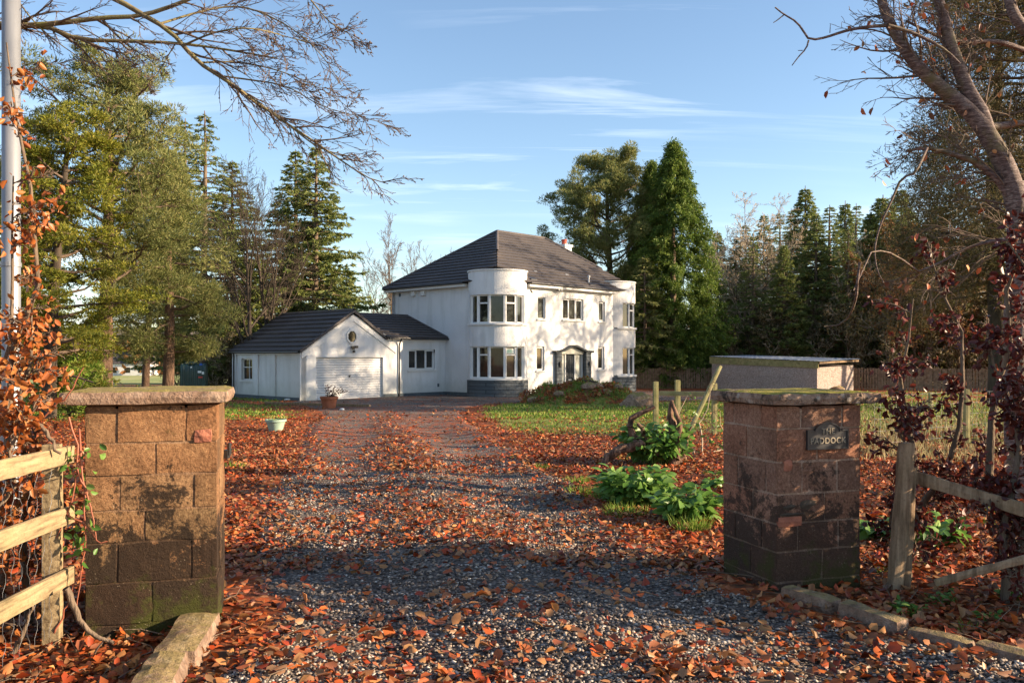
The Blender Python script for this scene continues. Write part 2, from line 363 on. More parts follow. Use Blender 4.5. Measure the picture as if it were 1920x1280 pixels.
def _cap(moss, grey):
    def f(t, b):
        v = coords(t); n = noise_(t, v, 10, 6, .7); c = ramp(t, [(.3, (.10, .065, .045)), (.5, (.26, .17, .12)), (.7, (.38, .28, .21))], n)
        c = mixc(t, rng_(t, noise_(t, v, 7, 5, .75), .52, .6, 0, grey), c, (.03, .026, .022))
        c = mixc(t, rng_(t, voro(t, v, 13), .18, .26, grey * .6, 0), c, (.45, .40, .34))
        g = nd(t, 'ShaderNodeNewGeometry'); s = nd(t, 'ShaderNodeSeparateXYZ'); t.links.new(g.outputs['Normal'], s.inputs[0])
        up = rng_(t, s.outputs[2], .6, .95)
        c = mixc(t, mth(t, 'MULTIPLY', up, rng_(t, noise_(t, v, 6, 5, .7), .36, .50, 0, moss)), c, mixc(t, noise_(t, v, 25, 4), (.10, .10, .012), (.34, .30, .04)))
        t.links.new(c, b.inputs['Base Color']); bump(t, b, noise_(t, v, 30, 5, .7), .9, .03)
    return f
M['cap_l'] = material('cope_stone_brown', _cap(.65, .25), .9, .2)
M['cap_r'] = material('cope_stone_lichen', _cap(.95, .9), .9, .2)
M['kerb'] = material('kerb_stone', _cap(.35, .35), .9, .2)
M['boulder'] = material('mossy_stone', _cap(.8, .3), .9, .2)
# ------------------------------------------------------------------ ground, driveway, field
def wx(px, Y): return (px - 960) * Y / FOC
_L = [(-6, -14), (1.0, -7.0), (3.0, -2.1), (3.9, -1.62), (4.6, -1.5), (6, -2.0), (9, -2.85), (12, -3.3), (16, -4.1), (21, -5.2), (26, -6.0), (31, -7.3), (34, -8.6), (36, -9.6), (40, -7.5), (50, -5)]
_R = [(-6, 14), (1.0, 8.5), (3.0, 4.8), (4.2, 2.5), (5.2, 1.7), (6.2, 1.3), (7.5, 1.15), (9.5, .95), (12, .55), (16, 0.0), (20, -.6), (24, -1.15), (28, -1.4), (31, -1.35), (34.0, -.8), (35.8, .2), (36.6, 3.5), (37.6, 9), (40, 12), (50, 16)]
def drive_l(y): return np.interp(y, [a for a, b in _L], [b for a, b in _L]) + .10 * fbm(y, y * 0, 1.7, 3)
def drive_r(y): return np.interp(y, [a for a, b in _R], [b for a, b in _R]) + .10 * fbm(y, y * 0, 1.5, 9)
def in_drive(x, y, m=0.0):                            # signed distance-like, positive inside
    return np.minimum(x - drive_l(y), drive_r(y) - x) - m
def drive_z(x, y):
    e = smooth(in_drive(x, y) / .5)
    ruts = .035 * np.cos((x - (drive_l(y) + drive_r(y)) / 2) * 2 * np.pi / 1.9) * e * smooth((26 - y) / 8)
    return gz(x, y) - .03 + .05 * e + ruts
def ground_z(x, y):
    return np.where(in_drive(x, y) > .12, drive_z(x, y), gz(x, y))
def grass_mask(x, y):
    n = fbm(x, y, 2.3, 1) * .5 + fbm(x, y, .8, 4) * .5
    lawn = smooth((x - drive_r(y) - .1) / .8) * smooth((y - 17.2 - n * 1.2) / 1.5) * smooth((36.5 - y) / 2) * smooth((30 - x) / 6)
    left = smooth((drive_l(y) - x) / 1.2) * smooth((y - 21 - n * 2) / 3) * smooth(n * 1.6 + .55) * .9
    far = smooth((y - 60) / 20)
    wild = smooth((x - 3) / 2) * smooth((y - 13.5 - n) / 3) * smooth((48 - y) / 4) * smooth(n + .6) * .75
    tuft = smooth((n - .55) / .25) * smooth((x - drive_r(y)) / .3) * smooth((y - 6) / 2) * .8
    return np.clip(np.maximum.reduce([lawn * np.clip(.8 + n * .35, 0, 1), left, far, wild, tuft]), 0, 1)
def axis(lo, a, b, hi, step, grow=1.18):
    c = list(np.arange(a, b + 1e-6, step)); s = step
    v = b
    while v < hi: s *= grow; v += s; c.append(v)
    s = step; v = a
    while v > lo: s *= grow; v -= s; c.insert(0, v)
    return np.array(c)
def grid_mesh(name, X, Y, Z, mat):
    ny, nx = X.shape; i = np.arange(ny - 1)[:, None] * nx + np.arange(nx - 1)[None]
    F = np.stack([i, i + 1, i + nx + 1, i + nx], -1).reshape(-1, 4)
    return make_mesh(name, np.stack([X, Y, Z], -1).reshape(-1, 3), F, mat, True)
def set_attr(me, name, val):
    a = me.attributes.new(name, 'FLOAT', 'POINT'); a.data.foreach_set('value', np.asarray(val, np.float32).ravel())
def _ground(t, b):
    v = coords(t)
    cell = nd(t, 'ShaderNodeTexVoronoi', i_Scale=17.0); t.links.new(v, cell.inputs['Vector'])
    sepc = nd(t, 'ShaderNodeSeparateColor'); t.links.new(cell.outputs['Color'], sepc.inputs[0])
    leaf = ramp(t, [(0, (.06, .022, .012)), (.25, (.20, .045, .015)), (.5, (.33, .075, .02)), (.75, (.20, .07, .03)), (1, (.42, .14, .045))], sepc.outputs[0])
    soil = ramp(t, [(.3, (.035, .022, .014)), (.7, (.10, .065, .04))], noise_(t, v, 8, 6))
    lit = mixc(t, rng_(t, noise_(t, v, 2.2, 5, .7), .36, .50), soil, leaf)
    gr = ramp(t, [(.3, (.05, .085, .016)), (.5, (.14, .17, .035)), (.66, (.30, .25, .09))], noise_(t, coords(t, (1, .6, 1)), 5, 7, .7))
    at_ = nd(t, 'ShaderNodeAttribute', attribute_name='grass')
    fac = rng_(t, mth(t, 'ADD', at_.outputs['Fac'], rng_(t, noise_(t, v, 9, 5, .7), .3, .7, -.35, .35)), .35, .65)
    c = mixc(t, fac, lit, gr)
    fa = nd(t, 'ShaderNodeAttribute', attribute_name='field')
    fld = ramp(t, [(.3, (.16, .20, .07)), (.5, (.27, .29, .11)), (.7, (.40, .34, .19))], noise_(t, coords(t, (1, .25, 1)), .06, 8, .65))
    hill = ramp(t, [(.35, (.10, .085, .06)), (.5, (.20, .15, .11)), (.68, (.17, .17, .09))], noise_(t, coords(t, (1, 1, 3)), .02, 9, .7))
    c = mixc(t, rng_(t, fa.outputs['Fac'], 0, .5), c, fld); c = mixc(t, rng_(t, fa.outputs['Fac'], .55, .75), c, hill)
    t.links.new(c, b.inputs['Base Color'])
    bump(t, b, mixc(t, .5, sepc.outputs[1], noise_(t, v, 20, 4)), .6, .03)
M['ground'] = material('leafy_ground', _ground, .9, .15)
ax = axis(-900, -32, 36, 900, .3); ay = axis(-60, 0, 62, 1300, .3)
X, Y = np.meshgrid(ax, ay)
Z = gz(X, Y)
Z = np.where(in_drive(X, Y) > .3, Z - .10 * smooth((in_drive(X, Y) - .3) / .5), Z)   # the drive sheet lies above
me = grid_mesh('ground', X, Y, Z, M['ground'])
set_attr(me, 'grass', grass_mask(X, Y)); set_attr(me, 'field', .5 * smooth((Y - 62) / 12) + .5 * smooth((Y - 200) / 40))
tag(link('ground', me), kind='structure')
def _gravel(t, b):
    v = coords(t)
    warp = mixc(t, .03, v, noise_(t, v, 20, 2))
    cell = nd(t, 'ShaderNodeTexVoronoi', i_Scale=38.0); t.links.new(v, cell.inputs['Vector'])
    sepc = nd(t, 'ShaderNodeSeparateColor'); t.links.new(cell.outputs['Color'], sepc.inputs[0])
    st = ramp(t, [(0, (.055, .05, .05)), (.3, (.13, .115, .108)), (.6, (.21, .17, .14)), (.85, (.30, .26, .22)), (1, (.55, .52, .48))], sepc.outputs[0])
    st = mixc(t, rng_(t, noise_(t, v, 1.7, 6, .7), .42, .62, 0, .75), st, (.115, .085, .065))
    st = mixc(t, rng_(t, cell.outputs['Distance'], .3, .7, 0, .8), st, (.03, .026, .024))
    lv = nd(t, 'ShaderNodeTexVoronoi', i_Scale=15.0); t.links.new(v, lv.inputs['Vector'])
    ls = nd(t, 'ShaderNodeSeparateColor'); t.links.new(lv.outputs['Color'], ls.inputs[0])
    leafc = ramp(t, [(0, (.12, .025, .012)), (.4, (.30, .06, .018)), (.7, (.18, .06, .028)), (1, (.40, .13, .04))], ls.outputs[1])
    sy = nd(t, 'ShaderNodeSeparateXYZ'); t.links.new(v, sy.inputs[0])
    amount = mth(t, 'MULTIPLY', rng_(t, sy.outputs[1], 9, 18, 0, .48), rng_(t, sy.outputs[1], 20, 36, 1, .3))
    fac = mth(t, 'LESS_THAN', mth(t, 'ADD', ls.outputs[0], rng_(t, noise_(t, v, 1.1, 4), .3, .7, -.35, .35)), amount)
    t.links.new(mixc(t, fac, st, leafc), b.inputs['Base Color'])
    bump(t, b, mth(t, 'SUBTRACT', 1.0, cell.outputs['Distance']), .9, .02)
M['gravel'] = material('driveway_gravel', _gravel, .85, .25)
yy = axis(-6, 2.5, 30, 47.5, .15, 1.05); yy = yy[yy <= 47.6]; ss = np.linspace(0, 1, 61)
SS, YY = np.meshgrid(ss, yy); l, r = drive_l(YY), drive_r(YY); XX = l + (r - l) * SS
tag(link('driveway', grid_mesh('driveway', XX, YY, drive_z(XX, YY), M['gravel'])), kind='structure')

rng = np.random.default_rng(7)
# gravel stones close to the camera
def stones(n, y0, y1, s0, s1):
    y = 1 / rng.uniform(1 / y1, 1 / y0, n); x = rng.uniform(-.66, .66, n) * y
    k = (in_drive(x, y) > .05) & (rng.uniform(size=n) < .62 + .5 * fbm(x, y, 2.2, 6)); x, y = x[k], y[k]
    return x, y, rng.uniform(s0, s1, len(x))
parts = [stones(60000, 3.2, 7.0, .008, .017), stones(42000, 6.5, 13.0, .011, .019)]
x = np.concatenate([p[0] for p in parts]); y = np.concatenate([p[1] for p in parts]); s = np.concatenate([p[2] for p in parts])
T = np.array([(1, 0, 0), (-.9, .1, .1), (.1, 1, -.1), (0, -1, .1), (.1, .1, .8), (0, 0, -.8)])
T3 = [(0, 2, 4), (2, 1, 4), (1, 3, 4), (3, 0, 4), (2, 0, 5), (1, 2, 5), (3, 1, 5), (0, 3, 5)]
sc = np.stack([s * rng.uniform(.8, 1.3, len(s)), s * rng.uniform(.6, 1.1, len(s)), s * rng.uniform(.45, .8, len(s))], 1)
dd = rdir(rng, len(s)); dd[:, 2] *= .3
V, F = scatter(T, T3, np.stack([x, y, drive_z(x, y) + s * .35], 1), frames(dd, rng.uniform(-.4, .4, len(s))), sc)
def _stone(t, b):
    t.links.new(ramp(t, [(0, (.05, .04, .036)), (.35, (.115, .095, .082)), (.6, (.19, .155, .128)), (.8, (.31, .24, .18)), (.94, (.40, .35, .30)), (1, (.54, .50, .45))], island(t)), b.inputs['Base Color'])
M['stone_chip'] = material('gravel_stone', _stone, .7, .35)
tag(link('gravel', make_mesh('gravel', V, F, M['stone_chip'])), 'grey and brown gravel chips on the driveway', 'gravel', kind='stuff')
# fallen leaves
PILL = [(-2.02, 4.95, .34), (1.83, 5.72, .33)]
def leaf_density(x, y):
    d = in_drive(x, y)
    n = fbm(x, y, 1.9, 11) * .5 + fbm(x, y, 5.1, 3) * .5
    mid = (drive_l(y) + drive_r(y)) / 2
    ridge = np.exp(-((x - mid + .15) / .45) ** 2)
    trk = np.exp(-((np.abs(x - mid) - .85) / .42) ** 2) * smooth((y - 7) / 4)
    dr = .14 + .10 * smooth((6.4 - y) / .5) - .16 * trk + .30 * n + .22 * ridge * (y > 6.5) + .35 * smooth((.7 - d) / .7) + .13 * smooth((y - 6.2) / .8) * smooth((16 - y) / 6)
    dr = dr - .25 * smooth((y - 24) / 8)
    dr = dr + .45 * smooth((4.35 - y) / .5) * smooth(.5 + n * 1.4)
    off = 1.0 + .3 * n - .75 * grass_mask(x, y)
    off = np.where(y > 20, off * .55, off)
    return np.clip(np.where(d > 0, dr, off), .02, 1)
def leafset(n, y0, y1, half, smin, smax, yexp=True):
    y = 1 / rng.uniform(1 / y1, 1 / y0, n) if yexp else rng.uniform(y0, y1, n)
    x = rng.uniform(-1, 1, n) * half * y
    k = rng.uniform(size=n) < leaf_density(x, y)
    for a, b_, r_ in PILL: k &= (np.hypot(x - a, y - b_) > r_)
    x, y = x[k], y[k]; return x, y, rng.uniform(smin, smax, len(x))
ps = [leafset(19000, 3.0, 6.3, .68, .024, .080), leafset(46000, 6.0, 12, .66, .028, .075), leafset(80000, 11, 24, .64, .045, .08), leafset(26000, 22, 44, .62, .07, .11)]
x = np.concatenate([p[0] for p in ps]); y = np.concatenate([p[1] for p in ps]); s = np.concatenate([p[2] for p in ps])
dd = rdir(rng, len(s)); dd[:, 2] = rng.normal(0, .22, len(s))
roll = np.pi / 2 * 0 + rng.normal(0, .38, len(s)) + rng.integers(0, 2, len(s)) * np.pi
sc = np.stack([s * rng.uniform(.85, 1.4, len(s)), s, s * rng.uniform(.3, 2.2, len(s))], 1)
V, F = scatter(LEAF_V, LEAF_F, np.stack([x, y, ground_z(x, y) + rng.uniform(.012, .04, len(s))], 1), frames(dd, roll), sc)
tag(link('fallen_leaves', make_mesh('fallen_leaves', V, F, M['litter'])), 'orange and red beech leaves fallen over the drive and verges', 'leaves', kind='stuff')
# grass blades
def blades(n, y0, y1, half, h0, h1, fn, wid=.012):
    y = 1 / rng.uniform(1 / y1, 1 / y0, n); x = rng.uniform(-1, 1, n) * half * y
    k = rng.uniform(size=n) < fn(x, y); x, y = x[k], y[k]; m = len(x)
    h = rng.uniform(h0, h1, m); d = rdir(rng, m, 2.6)
    sc = np.stack([wid * (.6 + y * .06), h, h * .5], 1)
    return scatter(BLADE_V, BLADE_F, np.stack([x, y, gz(x, y) - .005], 1), frames(d, rng.uniform(0, 6.3, m)), sc)
gfn = lambda x, y: np.clip(grass_mask(x, y) * 1.1 - .12, 0, 1) * (in_drive(x, y) < 0) * (np.hypot(x - 3.3, (y - 33) * 1.2) > 0) * (y < 60)
A = blades(150000, 6.5, 30, .64, .04, .10, gfn); Bq = blades(60000, 24, 58, .62, .05, .12, gfn, .02)
V = np.concatenate([A[0], Bq[0]]); F = np.concatenate([A[1], Bq[1] + len(A[0])])
tag(link('lawn_grass', make_mesh('lawn_grass', V, F, M['grass'])), 'short green grass growing in patches either side of the drive', 'grass', kind='stuff')

sfn = lambda x, y: np.clip((.55 + .5 * fbm(x, y, 1.4, 7)) * smooth((x - .34 * y) / 1.0) * smooth((y - 11.5) / 2), 0, 1) * .9 * (in_drive(x, y) < 0)
V, F = blades(70000, 11, 34, .66, .08, .26, sfn, .011)
tag(link('dry_grass', make_mesh('dry_grass', V, F, M['straw'])), 'straw coloured dry grass beyond the copper hedge', 'grass', kind='stuff')
# fallen twigs among the leaves
tw0 = Tubes(); n = 520; y = 1 / rng.uniform(1 / 16, 1 / 3.4, n); x = rng.uniform(-.66, .66, n) * y; k = rng.uniform(size=n) < np.where(in_drive(x, y) > 0, .12, .85)
for px_, py_ in zip(x[k], y[k]):
    a = rng.uniform(0, 3.14); L = rng.uniform(.10, .42); b = rng.uniform(-.6, .6); z = float(ground_z(px_, py_)) + .035
    tw0.add([(px_, py_, z), (px_ + L * .5 * math.cos(a), py_ + L * .5 * math.sin(a), z + rng.uniform(0, .04)), (px_ + L * .5 * (math.cos(a) + math.cos(a + b)), py_ + L * .5 * (math.sin(a) + math.sin(a + b)), z + rng.uniform(-.02, .05))], [.0036, .0028, .0018], 4)
tag(link('fallen_twigs', tw0.mesh('fallen_twigs', M['bark'])), 'thin bare twigs fallen among the leaves', 'twigs', kind='stuff')
# ------------------------------------------------------------------ the house
U = Vector((.695, .719, 0)).normalized(); W = Vector((-U.y, U.x, 0)); UP = Vector((0, 0, 1))
HC = Vector((-.70, 40.0, 0)); LU, LW = 10.9, 7.93
NF = -W; NL = -U                                        # outward normals of front and left wall
def tpx(P, d, px): k = (px - 960) / FOC; return (k * P.y - P.x) / (d.x - k * d.y)
def zat(P, py): return CAMZ - (py - HZ) * P.y / FOC
GB = -.62                                               # walls start below the ground
def grid_wall(P, d, n, L, z0, z1, holes, depth=.16, thick=.28):
    """outside face of a wall with openings and their reveals; holes = (t0,t1,za,zb)"""
    mb = MB(); ts = sorted({0, L, *[h[0] for h in holes], *[h[1] for h in holes]}); zs = sorted({z0, z1, *[h[2] for h in holes], *[h[3] for h in holes]})
    def p(t, z, o=0): return P + d * t + UP * z - n * o
    for a, b in zip(ts, ts[1:]):
        for c, e in zip(zs, zs[1:]):
            if any(h[0] - 1e-6 <= a and b <= h[1] + 1e-6 and h[2] - 1e-6 <= c and e <= h[3] + 1e-6 for h in holes): continue
            mb.quad(p(a, c), p(b, c), p(b, e), p(a, e)); mb.quad(p(a, c, thick), p(a, e, thick), p(b, e, thick), p(b, c, thick))
    for a, b, c, e in holes:
        mb.quad(p(a, c), p(a, e), p(a, e, thick), p(a, c, thick)); mb.quad(p(b, c), p(b, c, thick), p(b, e, thick), p(b, e))
        mb.quad(p(a, e), p(b, e), p(b, e, thick), p(a, e, thick)); mb.quad(p(a, c), p(a, c, thick), p(b, c, thick), p(b, c))
    for t in (0, L): mb.quad(p(t, z0), p(t, z1), p(t, z1, thick), p(t, z0, thick))
    mb.quad(p(0, z1), p(L, z1), p(L, z1, thick), p(0, z1, thick))
    return mb
def flat_window(parent, P, d, n, t0, t1, z0, z1, lights=(1,), inset=.10, glass='glass', sill=True, sash=(), label=None, cross=False, fw=.055):
    """frame with panes as sub-parts and a sill"""
    o = P - n * inset; mb = MB()
    def bx(a, b, c, e, th=.06, pr=0): mb.box(o + d * a + UP * c + n * (pr - th), d * (b - a), n * th, UP * (e - c))
    bx(t0, t1, z1 - fw, z1); bx(t0, t1, z0, z0 + fw); bx(t0, t0 + fw, z0 + fw, z1 - fw); bx(t1 - fw, t1, z0 + fw, z1 - fw)
    tot = sum(lights); xs = [t0 + fw]; wi = (t1 - t0 - 2 * fw - (len(lights) - 1) * fw)
    panes = []
    for i, l in enumerate(lights):
        a = xs[-1]; b = a + wi * l / tot
        if i < len(lights) - 1: bx(b, b + fw, z0 + fw, z1 - fw)
        if i in sash:
            s_ = .035
            for q in ((a, b, z1 - fw - s_, z1 - fw), (a, b, z0 + fw, z0 + fw + s_), (a, a + s_, z0 + fw + s_, z1 - fw - s_), (b - s_, b, z0 + fw + s_, z1 - fw - s_)): bx(*q, .05, .015)
        if cross:
            bx((a + b) / 2 - .015, (a + b) / 2 + .015, z0 + fw, z1 - fw, .04); zc = z0 + (z1 - z0) * .58
            mb.box(o + d * a + UP * zc - n * .035, d * (b - a), n * .042, UP * .03)
        panes.append((a, b)); xs.append(b + fw)
    f = mb.build('window', M['upvc'], parent)
    if label: f['label'] = label
    for a, b in panes:
        g = MB(); g.box(o + d * a + UP * (z0 + fw) - n * .045, d * (b - a), n * .012, UP * (z1 - z0 - 2 * fw)); g.build('pane', M[glass], f)
    if sill:
        s_ = MB(); s_.box(P + d * (t0 - .09) + UP * (z0 - .075) - n * inset, d * (t1 - t0 + .18), n * (inset + .07), UP * .075); s_.build('sill', M['paint'], f)
    return f
def courses(mb, row, n, th=.06, over=.0):
    """row(k) -> left and right end of the k-th course line in the roof plane, k=0 at the eave; up = plane normal"""
    for k in range(n):
        a, b = row(k); c, e = row(k + 1)
        nrm = (b - a).cross((c - a)).normalized() if (b - a).length > 1e-3 else UP
        if nrm.z < 0: nrm = -nrm
        lo = nrm * th
        mb.quad(a + lo, b + lo, e + nrm * .004, c + nrm * .004)       # the tile face, thick at its lower edge
        mb.quad(a - nrm * .01, b - nrm * .01, b + lo, a + lo)         # its butt
house = thing('house', (1.5, 43.5, -.47), 'two storey white rendered house with rounded corner bays and dark hipped roof', 'house')
FZ, EZ = 4.93, 5.02                                     # fascia foot, eave height
tF = lambda px: tpx(HC, U, px); tL = lambda px: tpx(HC, W, px)
def zF(px, py): t = tF(px); return zat(HC + U * t, py)
# openings of the front wall
r_ = 1.43
w_s1 = (tF(1008.5), tF(1023), zF(1016, 598), zF(1016, 557)); w_s2 = (tF(1123), tF(1134.5), zF(1128, 602.5), zF(1128, 565.5))
w_3 = (tF(1055.5), tF(1094), zF(1075, 600), zF(1075, 560)); w_l1 = (tF(1006.5), tF(1021), zF(1013, 694.5), zF(1013, 649))
w_l2 = (tF(1121.5), tF(1133.5), zF(1127, 692.5), zF(1127, 650)); door_h = (tF(1040), tF(1103.5), GB + .1, zF(1072, 660))
fl = [w_s1, w_s2, w_3, w_l1, w_l2, door_h]
fl = [(a - 1.2, b - 1.2, c, e) for a, b, c, e in fl]
wb = grid_wall(HC + U * 1.2, U, NF, LU - 2.4, GB, FZ, fl)
wb2 = grid_wall(HC + W * 1.2, W, NL, LW - 1.2, GB, FZ, [])
wb.pts(wb2.v, wb2.f)
wb.box(HC + W * LW + U * .0 - W * .3, U * LU, W * .3, UP * (FZ - .02) ); wb.box(HC + U * (LU - .3) + W * 1.2, U * .3, W * (LW - 1.5), UP * (FZ - .02))
wall = wb.build('wall', M['render'], house)
flat_window(house, HC, U, NF, *w_s1, label='upper landing window with patterned pane'); flat_window(house, HC, U, NF, *w_s2, sash=(0,))
flat_window(house, HC, U, NF, *w_3, lights=(1, 1, 1), sash=(0, 2), label='three light window above the entrance')
flat_window(house, HC, U, NF, *w_l1, sash=(0,)); flat_window(house, HC, U, NF, *w_l2, sash=(0,))
# dark plinth round the foot
pl = MB(); pl.box(HC + U * 2.0 + UP * GB - NF * .05, U * 0.01, NF * .06, UP * .01)
pl = MB(); pl.box(HC + W * 1.95 + UP * GB, W * (LW - 1.95), NL * .025, UP * (GB * -1 - .30)); pl.build('plinth', M['plinth'], house)
# entrance: dark stone surround with a curved hood, side lights and a door
dt0, dt1 = tF(1040), tF(1103.5); dz = door_h[3]; zg = -.47
for a, b in ((dt0 - .02, dt0 + .36), (dt1 - .40, dt1 + .02)):
    dm = MB(); dm.box(HC + U * a + UP * GB - NF * .02, U * (b - a), NF * .20, UP * (dz - GB - .02)); dm.build('stone_surround', M['blocks'], house, .012)
hood = MB(); n_ = 20; L_ = dt1 - dt0 + .35; base = HC + U * (dt0 - .175)
prof = [(i / n_, .30 * math.exp(-((i / n_ - .5) / .22) ** 2) * 1.0) for i in range(n_ + 1)]
for (a, ha), (b, hb) in zip(prof, prof[1:]):
    p0, p1 = base + U * (a * L_) + UP * (dz - .03 + ha), base + U * (b * L_) + UP * (dz - .03 + hb)
    hood.pts([p0, p1, p1 + UP * .10, p0 + UP * .10, p0 + NF * .24, p1 + NF * .24, p1 + NF * .24 + UP * .10, p0 + NF * .24 + UP * .10],
             [(4, 5, 6, 7), (3, 7, 6, 2), (0, 1, 5, 4)] + ([(0, 4, 7, 3)] if a == 0 else []) + ([(1, 2, 6, 5)] if b == 1 else []))
hood.build('hood', M['doorgrey'], house)
tymp = MB(); Pn = [base + U * (a * L_) + UP * (dz - .02 + h * .98) + NF * .03 for a, h in prof if .16 < a < .84]
tymp.quad(*([Pn[0] - UP * .12] + Pn + [Pn[-1] - UP * .12])); tymp.build('fanlight', M['frost'], house)
f0, f1 = dt0 + .36, dt1 - .40; wd = f1 - f0
inn = HC - NF * .12
fr = MB(); d0, d1 = f0 + wd * .30, f0 + wd * .66
for a, b in ((f0, f0 + .05), (d0 - .055, d0), (d1, d1 + .055), (f1 - .05, f1)): fr.box(inn + U * a + UP * GB - NF * .03, U * (b - a), NF * .08, UP * (dz - GB + .1))
dfr = fr.build('door_frame', M['upvc'], house)
for a, b in ((f0 + .05, d0 - .055), (d1 + .055, f1 - .05)):
    g = MB(); g.box(inn + U * a + UP * GB - NF * .02, U * (b - a), NF * .02, UP * (dz - GB + .05)); g.build('side_light', M['frost'], dfr)
dr = MB(); dr.box(inn + U * d0 + UP * GB - NF * .04, U * (d1 - d0), NF * .05, UP * (dz - GB))
for k in range(5): dr.box(inn + U * (d0 + .06 + k * (d1 - d0 - .12) / 4.0 - .012) + UP * (zg + .1), U * .024, NF * .022, UP * (dz - zg - .25))
door = dr.build('front_door', M['doorgrey'], house)
hm = MB(); hm.box(inn + U * (d0 + .05) + UP * (zg + .95), U * .04, NF * .07, UP * .16); hm.build('handle', M['galv'], door)
hm = MB(); hm.box(inn + U * ((d0 + d1) / 2 - .12) + UP * (zg + .68), U * .24, NF * .035, UP * .07); hm.build('letter_plate', M['galv'], door)
for a in (dt0 + .12, dt1 - .22):
    lm = MB(); q = HC + U * a + UP * (zg + 1.45) + NF * .18
    lm.box(q, U * .11, NF * .10, UP * .16); lm.box(q + U * .02 + UP * .16, U * .07, NF * .07, UP * .05); lm.box(q + U * .035 - UP * .06, U * .04, NF * .05, UP * .06)
    lm.build('wall_lantern', M['black'], house)
